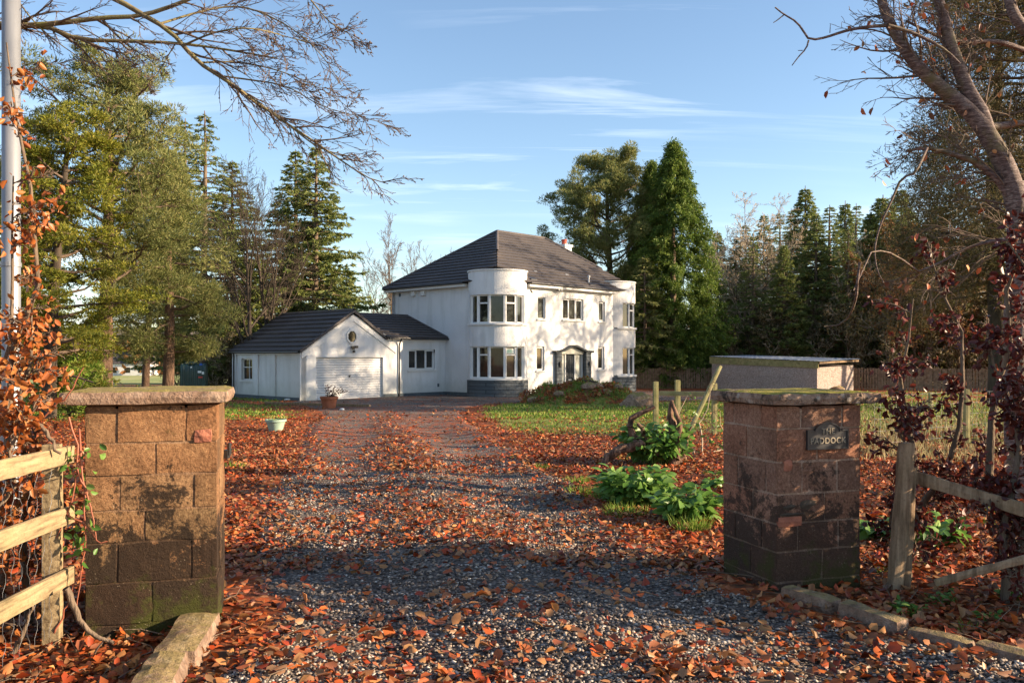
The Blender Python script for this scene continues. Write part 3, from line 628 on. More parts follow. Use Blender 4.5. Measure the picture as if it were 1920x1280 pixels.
# rounded corner bays
def bay(center, face, lab, ang0=-90, ang1=90):
    """center of the drum; face = compass of the middle light, degrees from the camera side towards +x"""
    def p(th, z, r=r_): th = R(face + th); return Vector((center.x + r * math.sin(th), center.y - r * math.cos(th), z))
    bands = [(GB, .33), (.33, .42), (1.92, 2.93), (3.02, 0), (4.36, 5.55)]
    def drum(mb, z0, z1, r, a0=-112, a1=112, n=44, th=.22, top=True):
        for i in range(n):
            a, b = a0 + (a1 - a0) * i / n, a0 + (a1 - a0) * (i + 1) / n
            mb.quad(p(a, z0, r), p(b, z0, r), p(b, z1, r), p(a, z1, r)); mb.quad(p(a, z0, r - th), p(a, z1, r - th), p(b, z1, r - th), p(b, z0, r - th))
            mb.quad(p(a, z1, r), p(b, z1, r), p(b, z1, r - th), p(a, z1, r - th)); mb.quad(p(a, z0, r), p(a, z0, r - th), p(b, z0, r - th), p(b, z0, r))
        for a in (a0, a1): mb.quad(p(a, z0, r), p(a, z1, r), p(a, z1, r - th), p(a, z0, r - th))
    m = MB(); drum(m, 1.92, 2.93, r_); drum(m, 4.36, 5.50, r_)
    for z0, z1 in ((.42, 1.92), (3.02, 4.36)):                      # solid shoulders either side of the lights
        for a0, a1 in ((-112, -66), (66, 112)): drum(m, z0, z1, r_, a0, a1, 10)
    b_ = m.build('corner_bay', M['render'], house, smooth_=True); b_['label'] = lab
    md = b_.modifiers.new('edge', 'EDGE_SPLIT'); md.split_angle = R(30)
    m = MB(); drum(m, 5.50, 5.56, r_ + .05, -180, 180, 60, .3); m.build('parapet_coping', M['paint'], b_)
    m = MB(); m.quad(*[p(a, 5.40, r_ - .1) for a in range(-180, 180, 12)]); m.build('flat_roof', M['tile'], b_)
    m = MB(); drum(m, 4.36, 5.5, r_ - .004, 112, 248, 30); m.build('parapet', M['render'], b_)
    m = MB(); drum(m, GB, .33, r_ + .05, -96, 96); m.build('stone_base', M['blocks'], b_)
    for z in (.33, 2.93): m = MB(); drum(m, z, z + .09, r_ + .09, -78, 78, 36, .4); m.build('sill', M['paint'], b_)
    brk = [-66, -43.5, -15, 15, 43.5, 66]
    for fi, (z0, z1) in enumerate(((.42, 1.92), (3.02, 4.36))):
        m = MB(); rr = r_ - .10; fw = .055
        def rail(a, b, z, h, w_=.06, out=0.0):
            A, B = p(a, z, rr), p(b, z, rr); d = (B - A); nn = Vector((d.y, -d.x, 0)).normalized()
            m.box(A + nn * out, d, -nn * w_, UP * h)
        def post(a, b, f, z, h, w_=.045, out=0.0):
            A, B = p(a, z, rr), p(b, z, rr); d = (B - A).normalized(); nn = Vector((d.y, -d.x, 0)); L = (B - A).length
            m.box(A + d * (f * L - w_ / 2) + nn * out, d * w_, -nn * .05, UP * h)
        panes = []
        for i, (a, b) in enumerate(zip(brk, brk[1:])):
            rail(a, b, z1 - .06, .06); rail(a, b, z0, .06)
            A, B = p(a, z0, rr), p(b, z0, rr); L = (B - A).length; e = .05 / L
            post(a, b, e / 2, z0 + .06, z1 - z0 - .12, .05); post(a, b, 1 - e / 2, z0 + .06, z1 - z0 - .12, .05)
            if i in (1, 3):
                rail(a, b, z1 - .43, .07, .055, .02)
                for f in (e + .03 / L, 1 - e - .03 / L): post(a, b, f, z0 + .06, z1 - z0 - .12, .045, .02)
            panes.append((A, B))
        f = m.build('bay_window', M['upvc'], house); f['label'] = ('lower' if fi == 0 else 'upper') + ' curved window of the ' + lab
        for a in brk[0], brk[-1]: pass
        for i, (A, B) in enumerate(panes):
            d = B - A; nn = Vector((d.y, -d.x, 0)).normalized(); g = MB(); g.box(A + d * .03 + UP * .05 - nn * .05, d * .94, nn * .012, UP * (z1 - z0 - .1)); g.build('pane', M['glass'], f)
        m = MB()
        for a in brk[1:-1]: m.bar(p(a, z0, rr + .0), p(a, z1, rr + .0), .085, .085, (1, 0, 0))
        for s_ in (-66, 66): m.bar(p(s_, z0, rr), p(s_, z1, rr), .10, .12, (1, 0, 0))
        m.build('mullion', M['upvc'], f)
        if fi == 0 and face == 0:
            A, B = panes[3]; d = (B - A).normalized(); nn = Vector((d.y, -d.x, 0)); L = (B - A).length
            n1 = MB(); n1.box(A + d * .10 + UP * (z1 - z0 - .33) - nn * .03, d * (L - .2), nn * .008, UP * .22); nt_ = n1.build('notice', M['paper'], f); nt_['label'] = 'white printed notice behind the upper pane'
            n2 = MB()
            for k in range(4): n2.box(A + d * (.14 + .02 * (k % 2)) + UP * (z1 - z0 - .30 + k * .045) - nn * .021, d * (L - .34 - .06 * (k % 2)), nn * .003, UP * .022)
            n2.build('lettering', M['green_ink'], f)
    return b_
q1 = HC + Vector((0, 1.41, 0)); HC2 = HC + U * LU; q2 = HC2 + Vector((-1.41, 0, 0))
bay(q1, 0, 'rounded corner bay nearer the garage'); bay(q2, 89, 'rounded corner bay at the far end of the front')
# hipped roof, clipped round the drums
ov = .36; slope = math.tan(R(35.5)); NC = 17
def u_exit(w_, c=1.0, r=1.38): 
    k = r * r - (w_ - c) ** 2; return c + math.sqrt(k) if k > 0 else -9
WH = LW / 2; ztop = EZ + (WH + ov) * slope
ru0, ru1 = WH, LU - 3.15
def ptr(u, w_, z): return HC + U * u + W * w_ + UP * z
rf = MB()
def row_front(k):
    w_ = -ov + (WH + ov) * k / NC; z = EZ + (w_ + ov) * slope; fr_ = (w_ + ov) / (WH + ov)
    a = -ov + (ru0 + ov) * fr_; b = (LU + ov) + (ru1 - LU - ov) * fr_
    ue = u_exit(w_) if w_ < .42 else -9; a = max(a, ue); b = min(b, LU - ue) if ue > -5 else b
    return ptr(a, w_, z), ptr(b, w_, z)
def row_left(k):
    u = -ov + (WH + ov) * k / NC; z = EZ + (u + ov) * slope
    a = max(u, u_exit(u) if u < .42 else -9); b = LW - u if u > 0 else LW + ov
    b = LW + ov - (u + ov); return ptr(u, b, z), ptr(u, a, z)
def row_back(k):
    f = k / NC; w_ = LW + ov - (WH + ov) * f; return ptr(LU + ov + (ru1 - LU - ov) * f, w_, EZ + (WH + ov) * f * slope), ptr(-ov + (ru0 + ov) * f, w_, EZ + (WH + ov) * f * slope)
def row_right(k):
    f = k / NC; u = LU + ov + (ru1 - LU - ov) * f; w0 = -ov + (WH + ov) * f; w1 = LW + ov - (WH + ov) * f
    if f < .2: w0 = max(w0, 2.0)
    return ptr(u, w0, EZ + (WH + ov) * f * slope), ptr(u, w1, EZ + (WH + ov) * f * slope)
for rw in (row_front, row_left, row_back, row_right): courses(rf, rw, NC)
roof = rf.build('roof', M['tile'], house)
rt = Tubes()
zt = ztop + .03
def ridge_line(tb, A, B, r=.075): tb.add([A, A.lerp(B, .5), B], [r, r, r], 8)
ridge_line(rt, ptr(ru0, WH, zt), ptr(ru1, WH, zt)); s0 = 2.05
fz = lambda d_: EZ + (d_ + ov) * slope + .03
ridge_line(rt, ptr(s0, s0, fz(s0)), ptr(ru0, WH, zt)); ridge_line(rt, ptr(-ov, LW + ov, EZ + .03), ptr(ru0, WH, zt))
fr2 = .42; ridge_line(rt, ptr(LU + ov + (ru1 - LU - ov) * fr2, -ov + (WH + ov) * fr2, EZ + (WH + ov) * fr2 * slope + .03), ptr(ru1, WH, zt)); ridge_line(rt, ptr(LU + ov, LW + ov, EZ + .03), ptr(ru1, WH, zt))
link('ridge_tiles', rt.mesh('ridge_tiles', M['tile']), roof)
ch = MB(); cp = ptr(10.0, 4.4, 0); ch.box(cp + UP * 5.6 - U * .3 - W * .3, U * .6, W * .75, UP * 2.3); ch.box(cp + UP * 7.85 - U * .36 - W * .36, U * .72, W * .87, UP * .14)
chim = ch.build('chimney', M['render'], house)
cpm = MB(); cpm.lathe(cp + UP * 7.99 - U * .02, [(.16, 0), (.14, .24), (.17, .26), (.17, .32), (.10, .32)], 14); cpm.build('chimney_pot', M['redpot'], chim)
# fascia and gutter between the drums
def strip(mb, P, d, n, t0, t1, z0, z1, o0, o1): mb.box(P + d * t0 + UP * z0 + n * o0, d * (t1 - t0), n * (o1 - o0), UP * (z1 - z0))
fa = MB(); strip(fa, HC, U, NF, 1.96, LU - 1.96, FZ - .10, FZ + .03, -.05, .30); fa.build('fascia', M['paint'], house); fa = MB(); strip(fa, HC, W, NL, 1.96, LW + .30, FZ - .10, FZ + .03, -.05, .30)
fa.build('fascia', M['paint'], house)
for P_, d_, n_2, a, b in ((HC, U, NF, 1.96, LU - 1.96), (HC, W, NL, 1.96, LW + .32)):
    A, B = P_ + d_ * a + n_2 * .37 + UP * (EZ - .02), P_ + d_ * b + n_2 * .37 + UP * (EZ - .02); gt = Tubes(); gt.add([A, A.lerp(B, .5), B], [.05] * 3, 8); link('gutter', gt.mesh('gutter', M['black']), house)
pass
for px, py in ((750, 553), (777, 549), (795.5, 548)):
    t = tL(px); z = zat(HC + W * t, py); v_ = MB()
    if px == 750: v_.box(HC + W * (t - .07) + UP * (z - .09) + NL * .0, W * .14, NL * .02, UP * .18)
    else: v_.box(HC + W * (t - .13) + UP * (z - .17), W * .26, NL * .14, UP * .32)
    v_.build('wall_vent', M['plinth'] if px == 750 else M['paint'], house)
# bits on the front: cable bracket, floodlight, roof vent pipe and two roof clips
v_ = MB(); q = HC + U * tF(1044) + UP * (FZ - .18); v_.box(q, U * .16, NF * .30, UP * .13); v_.box(q - U * .15 + NF * .1, U * .12, NF * .16, UP * .09); v_.build('floodlight', M['galv'], house)
v_ = Tubes(); q = HC + U * tF(995) + NF * .03; v_.add([q + UP * (FZ - .1), q + UP * (FZ - .26), q + UP * (FZ - .34) + U * .06, q + UP * (FZ - .36) + U * .14], [.022] * 4, 6); link('cable', v_.mesh('cable', M['black']), house)
def onroof(px, py):
    for w_ in np.arange(0, WH, .02):
        P = HC + W * float(w_) + UP * (EZ + (float(w_) + ov) * slope); t = tpx(P, U, px); Q = P + U * t
        if zat(Q, py) <= Q.z: return Q
    return Q
q = onroof(1104, 531); v_ = MB(); v_.lathe(q - UP * .1, [(.045, 0), (.045, .42), (.075, .42), (.075, .48), (.02, .5)], 12); vp = v_.build('vent_pipe', M['paint'], roof)
for px, py in ((1106, 532), (996, 523)):
    q = onroof(px, py); v_ = MB(); v_.box(q - U * .22 + UP * .03, U * .42, NF * .22 - UP * .14, UP * .03); v_.build('flashing', M['black'], roof)
for px, py in ((1000, 509), (1059, 515)):
    q = onroof(px, py); v_ = MB(); v_.box(q + UP * .045, U * .22, NF * .07 - UP * .05, UP * .012); v_.build('roof_vent', M['galv'], roof)
v_ = MB(); q = ptr(10.2, -.02, 3.0); 
# ------------------------------------------------------------------ garage and link wing
PQ = HC + W * 3.65; nU = -U                               # where the wing's front wall meets the house
tG = lambda px: tpx(PQ, nU, px)
garage = thing('garage', tuple(PQ + nU * 5.5 + UP * -.45), 'white rendered garage with low link wing and dark tiled gable roof', 'garage')
gL, gR, gC = tG(565), tG(747), tG(662); EG, AP, EL = 1.66, 3.42, 2.28
d_a, d_b = tG(718.5), tG(592.5); dtop = zat(PQ + nU * d_a, 669.5)
w_a, w_b = tG(815.5), tG(766); wz0, wz1 = zat(PQ + nU * .8, 692), zat(PQ + nU * .8, 655)
mb = grid_wall(PQ, nU, NF, gL, GB, EG, [(d_a, d_b, GB, dtop), (w_a, w_b, wz0, EG)], thick=.3)
def P2(t, z, o=0): return PQ + nU * t + UP * z + NF * o
mb.quad(P2(gL, EG), P2(gC, AP - .08), P2(gR + .35, EL), P2(w_b, EL), P2(w_b, EG))   # gable with octagon window laid over it
mb.quad(P2(w_b, wz1), P2(w_a, wz1), P2(w_a, EL), P2(w_b, EL)); mb.quad(P2(w_a, EG), P2(0, EG), P2(0, EL), P2(w_a, EL))
mb.box(P2(w_b, wz1, -.3), nU * (w_a - w_b), NF * .298, UP * .03)
gl = grid_wall(P2(gL, 0), W, nU, 5.85, GB, EG, [(tpx(P2(gL, 0), W, 475.5), tpx(P2(gL, 0), W, 452.5), zat(P2(gL, 0) + W * 5, 712), zat(P2(gL, 0) + W * 5, 672))], thick=.25)
mb.pts(gl.v, gl.f); mb.box(P2(gL, GB) + W * 5.85, U * gL, W * .2, UP * (EG - GB)); mb.build('wall', M['render'], garage)
Pg = P2(gL, 0)
# raised barge step on the gable and pilasters on the side
st = MB()
for a, b, c, e in ((gL, EG - .04, gC, AP - .12), (gR + .15, 1.85, gC, AP - .12)):
    A, B = P2(a, b), P2(c, e); st.pts([A, B, B - UP * .26, A - UP * .26] + [q + NF * .04 for q in (A, B, B - UP * .26, A - UP * .26)], [(0, 1, 2, 3), (7, 6, 5, 4), (0, 4, 5, 1), (1, 5, 6, 2), (2, 6, 7, 3), (3, 7, 4, 0)])
st.box(P2(gR + .35, 2.16, 0), U * (gR + .35 + .02), NF * .05, UP * .12); st.build('wall_band', M['paint'], garage)
pi = MB()
for a, b in ((0, .28), (2.05, 2.5), (3.55, 4.05), (5.55, 5.85)): pi.box(Pg + W * a + UP * GB, W * (b - a), nU * .06, UP * (EG - .12 - GB))
pi.box(Pg + UP * (EG - .12) , W * 5.85, nU * .075, UP * .12); pi.build('pilaster', M['render'], garage)
flat_window(garage, Pg, W, nU, tpx(Pg, W, 475.5), tpx(Pg, W, 452.5), zat(Pg + W * 5, 712), zat(Pg + W * 5, 672), cross=True, label='four pane side window')
flat_window(garage, PQ, nU, NF, w_a, w_b, wz0, wz1, lights=(1, 1.15, 1), sash=(0, 2), label='three light window of the link wing')
pp = MB(); pp.box(Pg + UP * GB + nU * .061, W * 5.9, nU * .03, UP * (-GB - .32)); pp.box(P2(0, GB, .002), nU * (d_a - .02), NF * .03, UP * (-GB - .30)); pp.build('plinth', M['plinth'], garage)
gd = MB(); rn = 17; hh = (dtop - (-.48)) / rn
for k in range(rn):                                        # ribbed up-and-over door
    z = -.48 + k * hh
    A, B = P2(d_b, z, -.12), P2(d_a, z, -.12)
    gd.pts([A, B, B + UP * hh * .72, A + UP * hh * .72], [(0, 1, 2, 3)]); gd.pts([A + UP * hh * .72, B + UP * hh * .72, B + UP * hh + NF * -.05, A + UP * hh + NF * -.05], [(0, 1, 2, 3)])
    gd.pts([A + UP * hh - NF * .05, B + UP * hh - NF * .05, B + UP * hh, A + UP * hh], [(0, 1, 2, 3)])
gdo = gd.build('garage_door', M['garage'], garage)
hm = MB(); q = P2((d_a + d_b) / 2, .55, -.12); hm.box(q - U * .03, U * .06, NF * .06, UP * .06); hm.box(q - U * .01 - UP * .05, U * .02, NF * .04, UP * .06); hm.build('handle', M['black'], gdo)
oc = MB(); oz = zat(P2(gC, 0), 631); O = P2(gC + .08, oz)
def octo(r, o): return [O + U * r * math.cos(R(22.5 + 45 * k)) + UP * r * 1.12 * math.sin(R(22.5 + 45 * k)) + NF * o for k in range(8)]
A, B, Cc = octo(.31, 0.0), octo(.31, .06), octo(.235, .06)
oc.pts(A + B + Cc + octo(.235, .012), [(i, (i + 1) % 8, 8 + (i + 1) % 8, 8 + i) for i in range(8)] + [(8 + i, 8 + (i + 1) % 8, 16 + (i + 1) % 8, 16 + i) for i in range(8)] + [(16 + i, 16 + (i + 1) % 8, 24 + (i + 1) % 8, 24 + i) for i in range(8)])
ow = oc.build('window', M['paint'], garage); ow['label'] = 'small octagonal gable window'
g = MB(); g.quad(*octo(.236, .014)); g.build('pane', M['glass'], ow)
sl = MB(); q = P2(gC + .02, zat(P2(gC, 0), 655), 0)
sl.box(q - U * .04, U * .08, NF * .10, UP * .08); sl.box(q - U * .18 + NF * .08 + UP * .05, U * .14, NF * .10, UP * .11); sl.box(q + U * .04 + NF * .08 + UP * .06, U * .14, NF * .10, UP * .11); sl.lathe(q + NF * .1 - UP * .16, [(.0, 0), (.06, .03), (.06, .1), (.02, .14)], 10)
sl.build('security_light', M['black'], garage)
# gable roof of the garage
g_sl = (AP - EG) / (gL - gC); gov = .14; gn = 9; rdep = 6.15
gr_ = MB()
def zrg(t): return AP + .10 - abs(t - gC) * g_sl
tl = gL + gov
courses(gr_, lambda k: (PQ + nU * (tl + (gC - tl) * k / gn) + UP * zrg(tl + (gC - tl) * k / gn) + W * rdep, PQ + nU * (tl + (gC - tl) * k / gn) + UP * zrg(tl + (gC - tl) * k / gn) - W * .12), gn, .075)
tr = gC - (AP + .10 - 2.30) / g_sl; gn2 = 6; trb = gR - .2
courses(gr_, lambda k: (PQ + nU * (tr + (gC - tr) * k / gn2) + UP * zrg(tr + (gC - tr) * k / gn2) - W * .12, PQ + nU * (tr + (gC - tr) * k / gn2) + UP * zrg(tr + (gC - tr) * k / gn2) + W * rdep), gn2, .075)
gr_.quad(P2(gL, EG) + W * (rdep - .1), P2(gC, AP - .02) + W * (rdep - .1), P2(trb, EG) + W * (rdep - .1))
groof = gr_.build('roof', M['tile'], garage)
vg = MB()                                                   # verge caps and ridge
for a, b in ((tl, gC), (tr, gC)):
    n_v = 8
    for k in range(n_v):
        t0_, t1_ = a + (b - a) * k / n_v, a + (b - a) * (k + 1) / n_v; A, B = P2(t0_, zrg(t0_) + .055, .13), P2(t1_, zrg(t1_) + .035, .13)
        vg.pts([A, B, B - NF * .16, A - NF * .16, A - UP * .13, B - UP * .13, B - NF * .16 - UP * .13, A - NF * .16 - UP * .13], [(0, 1, 2, 3), (0, 4, 5, 1), (4, 7, 6, 5), (0, 3, 7, 4)])
vg.build('verge', M['tile'], groof)
t_ = Tubes(); ridge_line(t_, P2(gC, AP + .13, .10), P2(gC, AP + .13) + W * rdep, .07)
# link roof
lr = MB(); rd = 2.95; zr = 3.48; n3 = 9
def row_l(k):
    f = k / n3; o = -.22 + (rd + .22) * f; z = EL + .06 + (zr - EL) * f
    tcut = tr + .02 + (gC - tr) * max(0, (z - 2.30)) / (AP + .10 - 2.30)
    return PQ + nU * tcut + W * o + UP * z, PQ + nU * .0 + W * o + UP * z
# the wing dies into the house wall along W
courses(lr, row_l, n3, .07)
lr.quad(PQ + W * rd + UP * (zr + .06), PQ + W * (rd + 3) + UP * 2.4, PQ + nU * gC + W * (rd + 3) + UP * 2.4, PQ + nU * gC + W * rd + UP * (zr + .06))
lroof = lr.build('roof', M['tile'], garage)
ridge_line(t_, PQ + nU * .05 + W * -.2 + UP * (EL + .12), PQ + nU * .05 + W * rd + UP * (zr + .09), .06); ridge_line(t_, PQ + W * rd + UP * (zr + .09), PQ + nU * (gC - .1) + W * rd + UP * (zr + .09), .06)
link('ridge_tiles', t_.mesh('ridge_tiles', M['tile']), lroof)
gt = Tubes(); A, B = P2(0.02, EL + .02, .27), P2(tr, EL + .02, .27); gt.add([A, A.lerp(B, .5), B], [.045] * 3, 8); link('gutter', gt.mesh('gutter', M['black']), garage); gt = Tubes()
A, B = Pg + nU * .20 + UP * (EG - .02) - W * .1, Pg + nU * .20 + UP * (EG - .02) + W * 6; gt.add([A, A.lerp(B, .5), B], [.045] * 3, 8)
link('gutter', gt.mesh('gutter', M['black']), garage)
dp = Tubes(); q = P2(gR, 0); dp.add([q + NF * .25 + UP * EL, q + NF * .12 + UP * (EL - .18), q + NF * .07 + UP * (EL - .32), q + NF * .07 + UP * (-.5)], [.036] * 4, 8)
q = Pg + W * 5.7; dp.add([q + nU * .2 + UP * EG, q + nU * .11 + UP * (EG - .1), q + nU * .11 + UP * -.5], [.03] * 3, 8)
link('downpipe', dp.mesh('downpipe', M['black']), garage)
v_ = MB(); q = PQ + nU * tG(820); v_.box(q + UP * (-.05), U * .12, NF * .012, UP * .16); v_.build('wall_vent', M['plinth'], garage)
# ------------------------------------------------------------------ gate pillars
def rough_block(mb, o, a, b, c, amp, seed, n=4, bev=.012):
    """a stone with slightly uneven, rounded faces; o corner, a,b,c edge vectors"""
    bm_v = []; bm_f = []; idx = {}
    nu = [max(2, int(v.length / .055)) for v in (a, b, c)]
    def vid(i, j, k):
        key = (i, j, k)
        if key not in idx:
            f = [i / nu[0], j / nu[1], k / nu[2]]; p = o + a * f[0] + b * f[1] + c * f[2]
            ctr = o + (a + b + c) * .5; e = sum(1 for q, m_ in zip((i, j, k), nu) if q in (0, m_))
            nrm = Vector((0, 0, 0))
            for q, m_, ax_ in ((i, nu[0], a), (j, nu[1], b), (k, nu[2], c)):
                if q == 0: nrm -= ax_.normalized()
                if q == m_: nrm += ax_.normalized()
            d = mnoise.noise(p * 7 + Vector((seed, 0, 0))) * amp + mnoise.noise(p * 23) * amp * .5
            p = p + nrm.normalized() * (d - (bev if e == 2 else bev * 1.5 if e == 3 else 0))
            idx[key] = len(bm_v); bm_v.append(p)
        return idx[key]
    for s_ in (0, nu[2]):
        for i in range(nu[0]):
            for j in range(nu[1]):
                q = (vid(i, j, s_), vid(i + 1, j, s_), vid(i + 1, j + 1, s_), vid(i, j + 1, s_)); bm_f.append(q if s_ else q[::-1])
    for s_ in (0, nu[1]):
        for i in range(nu[0]):
            for k in range(nu[2]):
                q = (vid(i, s_, k), vid(i + 1, s_, k), vid(i + 1, s_, k + 1), vid(i, s_, k + 1)); bm_f.append(q[::-1] if s_ else q)
    for s_ in (0, nu[0]):
        for j in range(nu[1]):
            for k in range(nu[2]):
                q = (vid(s_, j, k), vid(s_, j + 1, k), vid(s_, j + 1, k + 1), vid(s_, j, k + 1)); bm_f.append(q if s_ else q[::-1])
    mb.pts(bm_v, bm_f)
def pillar(name, label, P, e1, e2, w1, w2, hs, mat, capmat, cap, seed, patches=(), mort=None):
    """P front corner; e1 along the front, e2 into the depth"""
    root = thing(name, tuple(P + e1 * w1 / 2 + e2 * w2 / 2), label, 'gate pillar', 'stone gate pillars either side of the drive')
    rn = random.Random(seed); z = -.12; blocks = MB(); th = .13
    H = hs
    mz = MB(); mz.box(P + e1 * .007 + e2 * .007 + UP * -.15, e1 * (w1 - .014), e2 * (w2 - .014), UP * (H + .13)); mz.build('mortar_core', mort, root)
    zc = z; row = 0
    while zc < H - .02:
        h = min(rn.uniform(.17, .235), H - zc); 
        if H - zc - h < .08: h = H - zc
        for (S, d, nn, L) in ((P, e1, -e2, w1), (P + e1 * w1, e2, e1, w2), (P + e1 * w1 + e2 * w2, -e1, e2, w1), (P + e2 * w2, -e2, -e1, w2)):
            cuts = [0, L * rn.uniform(.40, .62), L] if row % 2 else [0, L * rn.uniform(.22, .34), L * rn.uniform(.68, .82), L]
            for a, b in zip(cuts, cuts[1:]):
                g = .003; pr = rn.uniform(-.001, .004)
                rough_block(blocks, S + d * (a + g) + nn * (pr - .05) + UP * (zc + g), d * (b - a - 2 * g), nn * .05, UP * (h - 2 * g), .007, rn.uniform(0, 50), bev=.005)
        zc += h; row += 1
    bo = blocks.build('stone_blocks', mat, root, smooth_=False)
    for (S, d, nn, t0, t1, z0, z1, m_) in patches:
        bk = MB(); nb = max(1, int((t1 - t0) / .11)); 
        for i in range(nb):
            a = t0 + (t1 - t0) * i / nb; rough_block(bk, S + d * (a + .004) + nn * -.03 + UP * z0, d * ((t1 - t0) / nb - .008), nn * .044, UP * (z1 - z0), .006, i * 3.3)
        pb = bk.build('brick_patch', M[m_], root); pb['label'] = 'red brick repair in the stonework'
    c0, c1, c2, c3, ch_ = cap
    cp = MB(); rough_block(cp, P - e1 * c0 - e2 * c2 + UP * H, e1 * (w1 + c0 + c1), e2 * (w2 + c2 + c3), UP * ch_, .006, seed, bev=.012)
    cp.build('cope_stone', capmat, root, smooth_=False)
    return root
e1 = Vector((1, .0, 0)); e2 = Vector((0, 1, 0)); e2l = Vector((.05, 1, 0)).normalized()
PL = Vector((-2.255, 4.50, 0)); g1 = Vector((math.cos(R(15)), math.sin(R(15)), 0)); g2 = Vector((-g1.y, g1.x, 0))
lp = pillar('gate_pillar', 'tan sandstone gate pillar left of the drive, beside the pale timber fence', PL, g1, g2, .665, .60, 1.235, M['stone_l'], M['cap_l'], (.12, .06, .06, .06, .078), 3,
            patches=[(PL, g1, -g2, .535, .645, 1.02, 1.105, 'brick')], mort=M['mortar_l'])
hk = MB(); q = PL + g1 * .66 + g2 * .48 + Vector((0, 0, .88)); hk.box(q, (.03, 0, 0), (0, .05, 0), (0, 0, .05)); hk.lathe(q + Vector((.035, .02, .02)), [(0, 0), (.012, 0), (.012, .07), (0, .075)], 10); h_ = hk.build('gate_hinge', M['black'], lp)
f1 = Vector((math.cos(R(19)), math.sin(R(19)), 0)); f2 = Vector((-f1.y, f1.x, 0))
PR = Vector((1.646, 5.31, 0))
rp = pillar('gate_pillar', 'red brown stone gate pillar right of the drive with black name plaque', PR, f1, f2, .645, .60, 1.185, M['stone_r'], M['cap_r'], (.06, .14, .05, .08, .082), 12,
            patches=[(PR, f1, -f2, .04, .125, .77, .85, 'brick'), (PR, f1, -f2, .0, .20, .42, .50, 'brick')], mort=M['mortar_r'])
# dark proud lumps, coloured as the shade where stones have fallen out
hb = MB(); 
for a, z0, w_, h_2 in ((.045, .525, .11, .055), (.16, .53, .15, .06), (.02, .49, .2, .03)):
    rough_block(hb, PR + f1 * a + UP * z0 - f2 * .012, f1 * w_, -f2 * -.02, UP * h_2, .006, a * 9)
hb.build('hole_shade', M['bark_dark'], rp)
# plaque
pq = MB(); s_ = -f2; B0 = PR + f1 * .215 + s_ * .006; W_, H_ = .315, .125; zq = .905
def parch(inset):
    pts = [(inset, inset), (W_ - inset, inset), (W_ - inset, H_ - inset)]
    pts += [(W_ - .045 - inset * .4, H_ - inset)]
    cx, cy = W_ / 2, H_ - .028; rr = .118 - inset
    for k in range(13):
        a = R(18 + 144 * k / 12); pts.append((cx + rr * math.cos(a) * .92, cy + rr * math.sin(a) * .72 - .010))
    pts += [(.045 + inset * .4, H_ - inset), (inset, H_ - inset)]
    return pts
def pl3(pts, o): return [B0 + f1 * a + UP * (zq + b) + s_ * o for a, b in pts]
pq.prism(pl3(parch(0), 0.0), s_ * .012); plaque = pq.build('name_plaque', M['black'], rp)
rim = MB(); A_, B_ = pl3(parch(0), .012), pl3(parch(.010), .012); A2, B2 = [p + s_ * .006 for p in A_], [p + s_ * .006 for p in B_]; n = len(A_)
rim.pts(A_ + B_ + A2 + B2, [(i, (i + 1) % n, 2 * n + (i + 1) % n, 2 * n + i) for i in range(n)] + [(2 * n + i, 2 * n + (i + 1) % n, 3 * n + (i + 1) % n, 3 * n + i) for i in range(n)] + [(3 * n + i, 3 * n + (i + 1) % n, n + (i + 1) % n, n + i) for i in range(n)])
rim.build('plaque_rim', M['black'], plaque)
M['letter'] = m_noise('worn_lettering', [(.15, .12, .085), (.34, .29, .21)], 30, rough=.6, bs=0)
def text_part(txt, size, t, z, parent, nm):
    cu = bpy.data.curves.new(nm, 'FONT'); cu.body = txt; cu.size = size; cu.extrude = .0025; cu.align_x = 'CENTER'; cu.offset = .0009; cu.space_character = 1.12
    o = bpy.data.objects.new(nm, cu); COL.objects.link(o); dg = bpy.context.evaluated_depsgraph_get(); me = bpy.data.meshes.new_from_object(o.evaluated_get(dg)); bpy.data.objects.remove(o)
    n_ = len(me.vertices); a = np.empty(n_ * 3, np.float32); me.vertices.foreach_get('co', a); a = a.reshape(-1, 3)
    org = B0 + f1 * t + UP * z + s_ * .0145
    co = np.array(org)[None] + a[:, :1] * np.array(f1)[None] + a[:, 1:2] * np.array(UP)[None] + a[:, 2:] * np.array(s_)[None]
    me.vertices.foreach_set('co', co.astype(np.float32).ravel()); me.materials.clear(); me.materials.append(M['letter']); link(nm, me, parent)
text_part('THE', .052, W_ / 2, zq + .098, plaque, 'lettering'); text_part('PADDOCK', .052, W_ / 2, zq + .038, plaque, 'lettering')
st_ = MB()
for a in (.026, W_ - .026): st_.lathe(B0 + f1 * a + UP * (zq + .05) + s_ * .012, [(.0, -.003), (.006, 0), (0, .006)], 6)
st_.build('bolt', M['letter'], plaque)

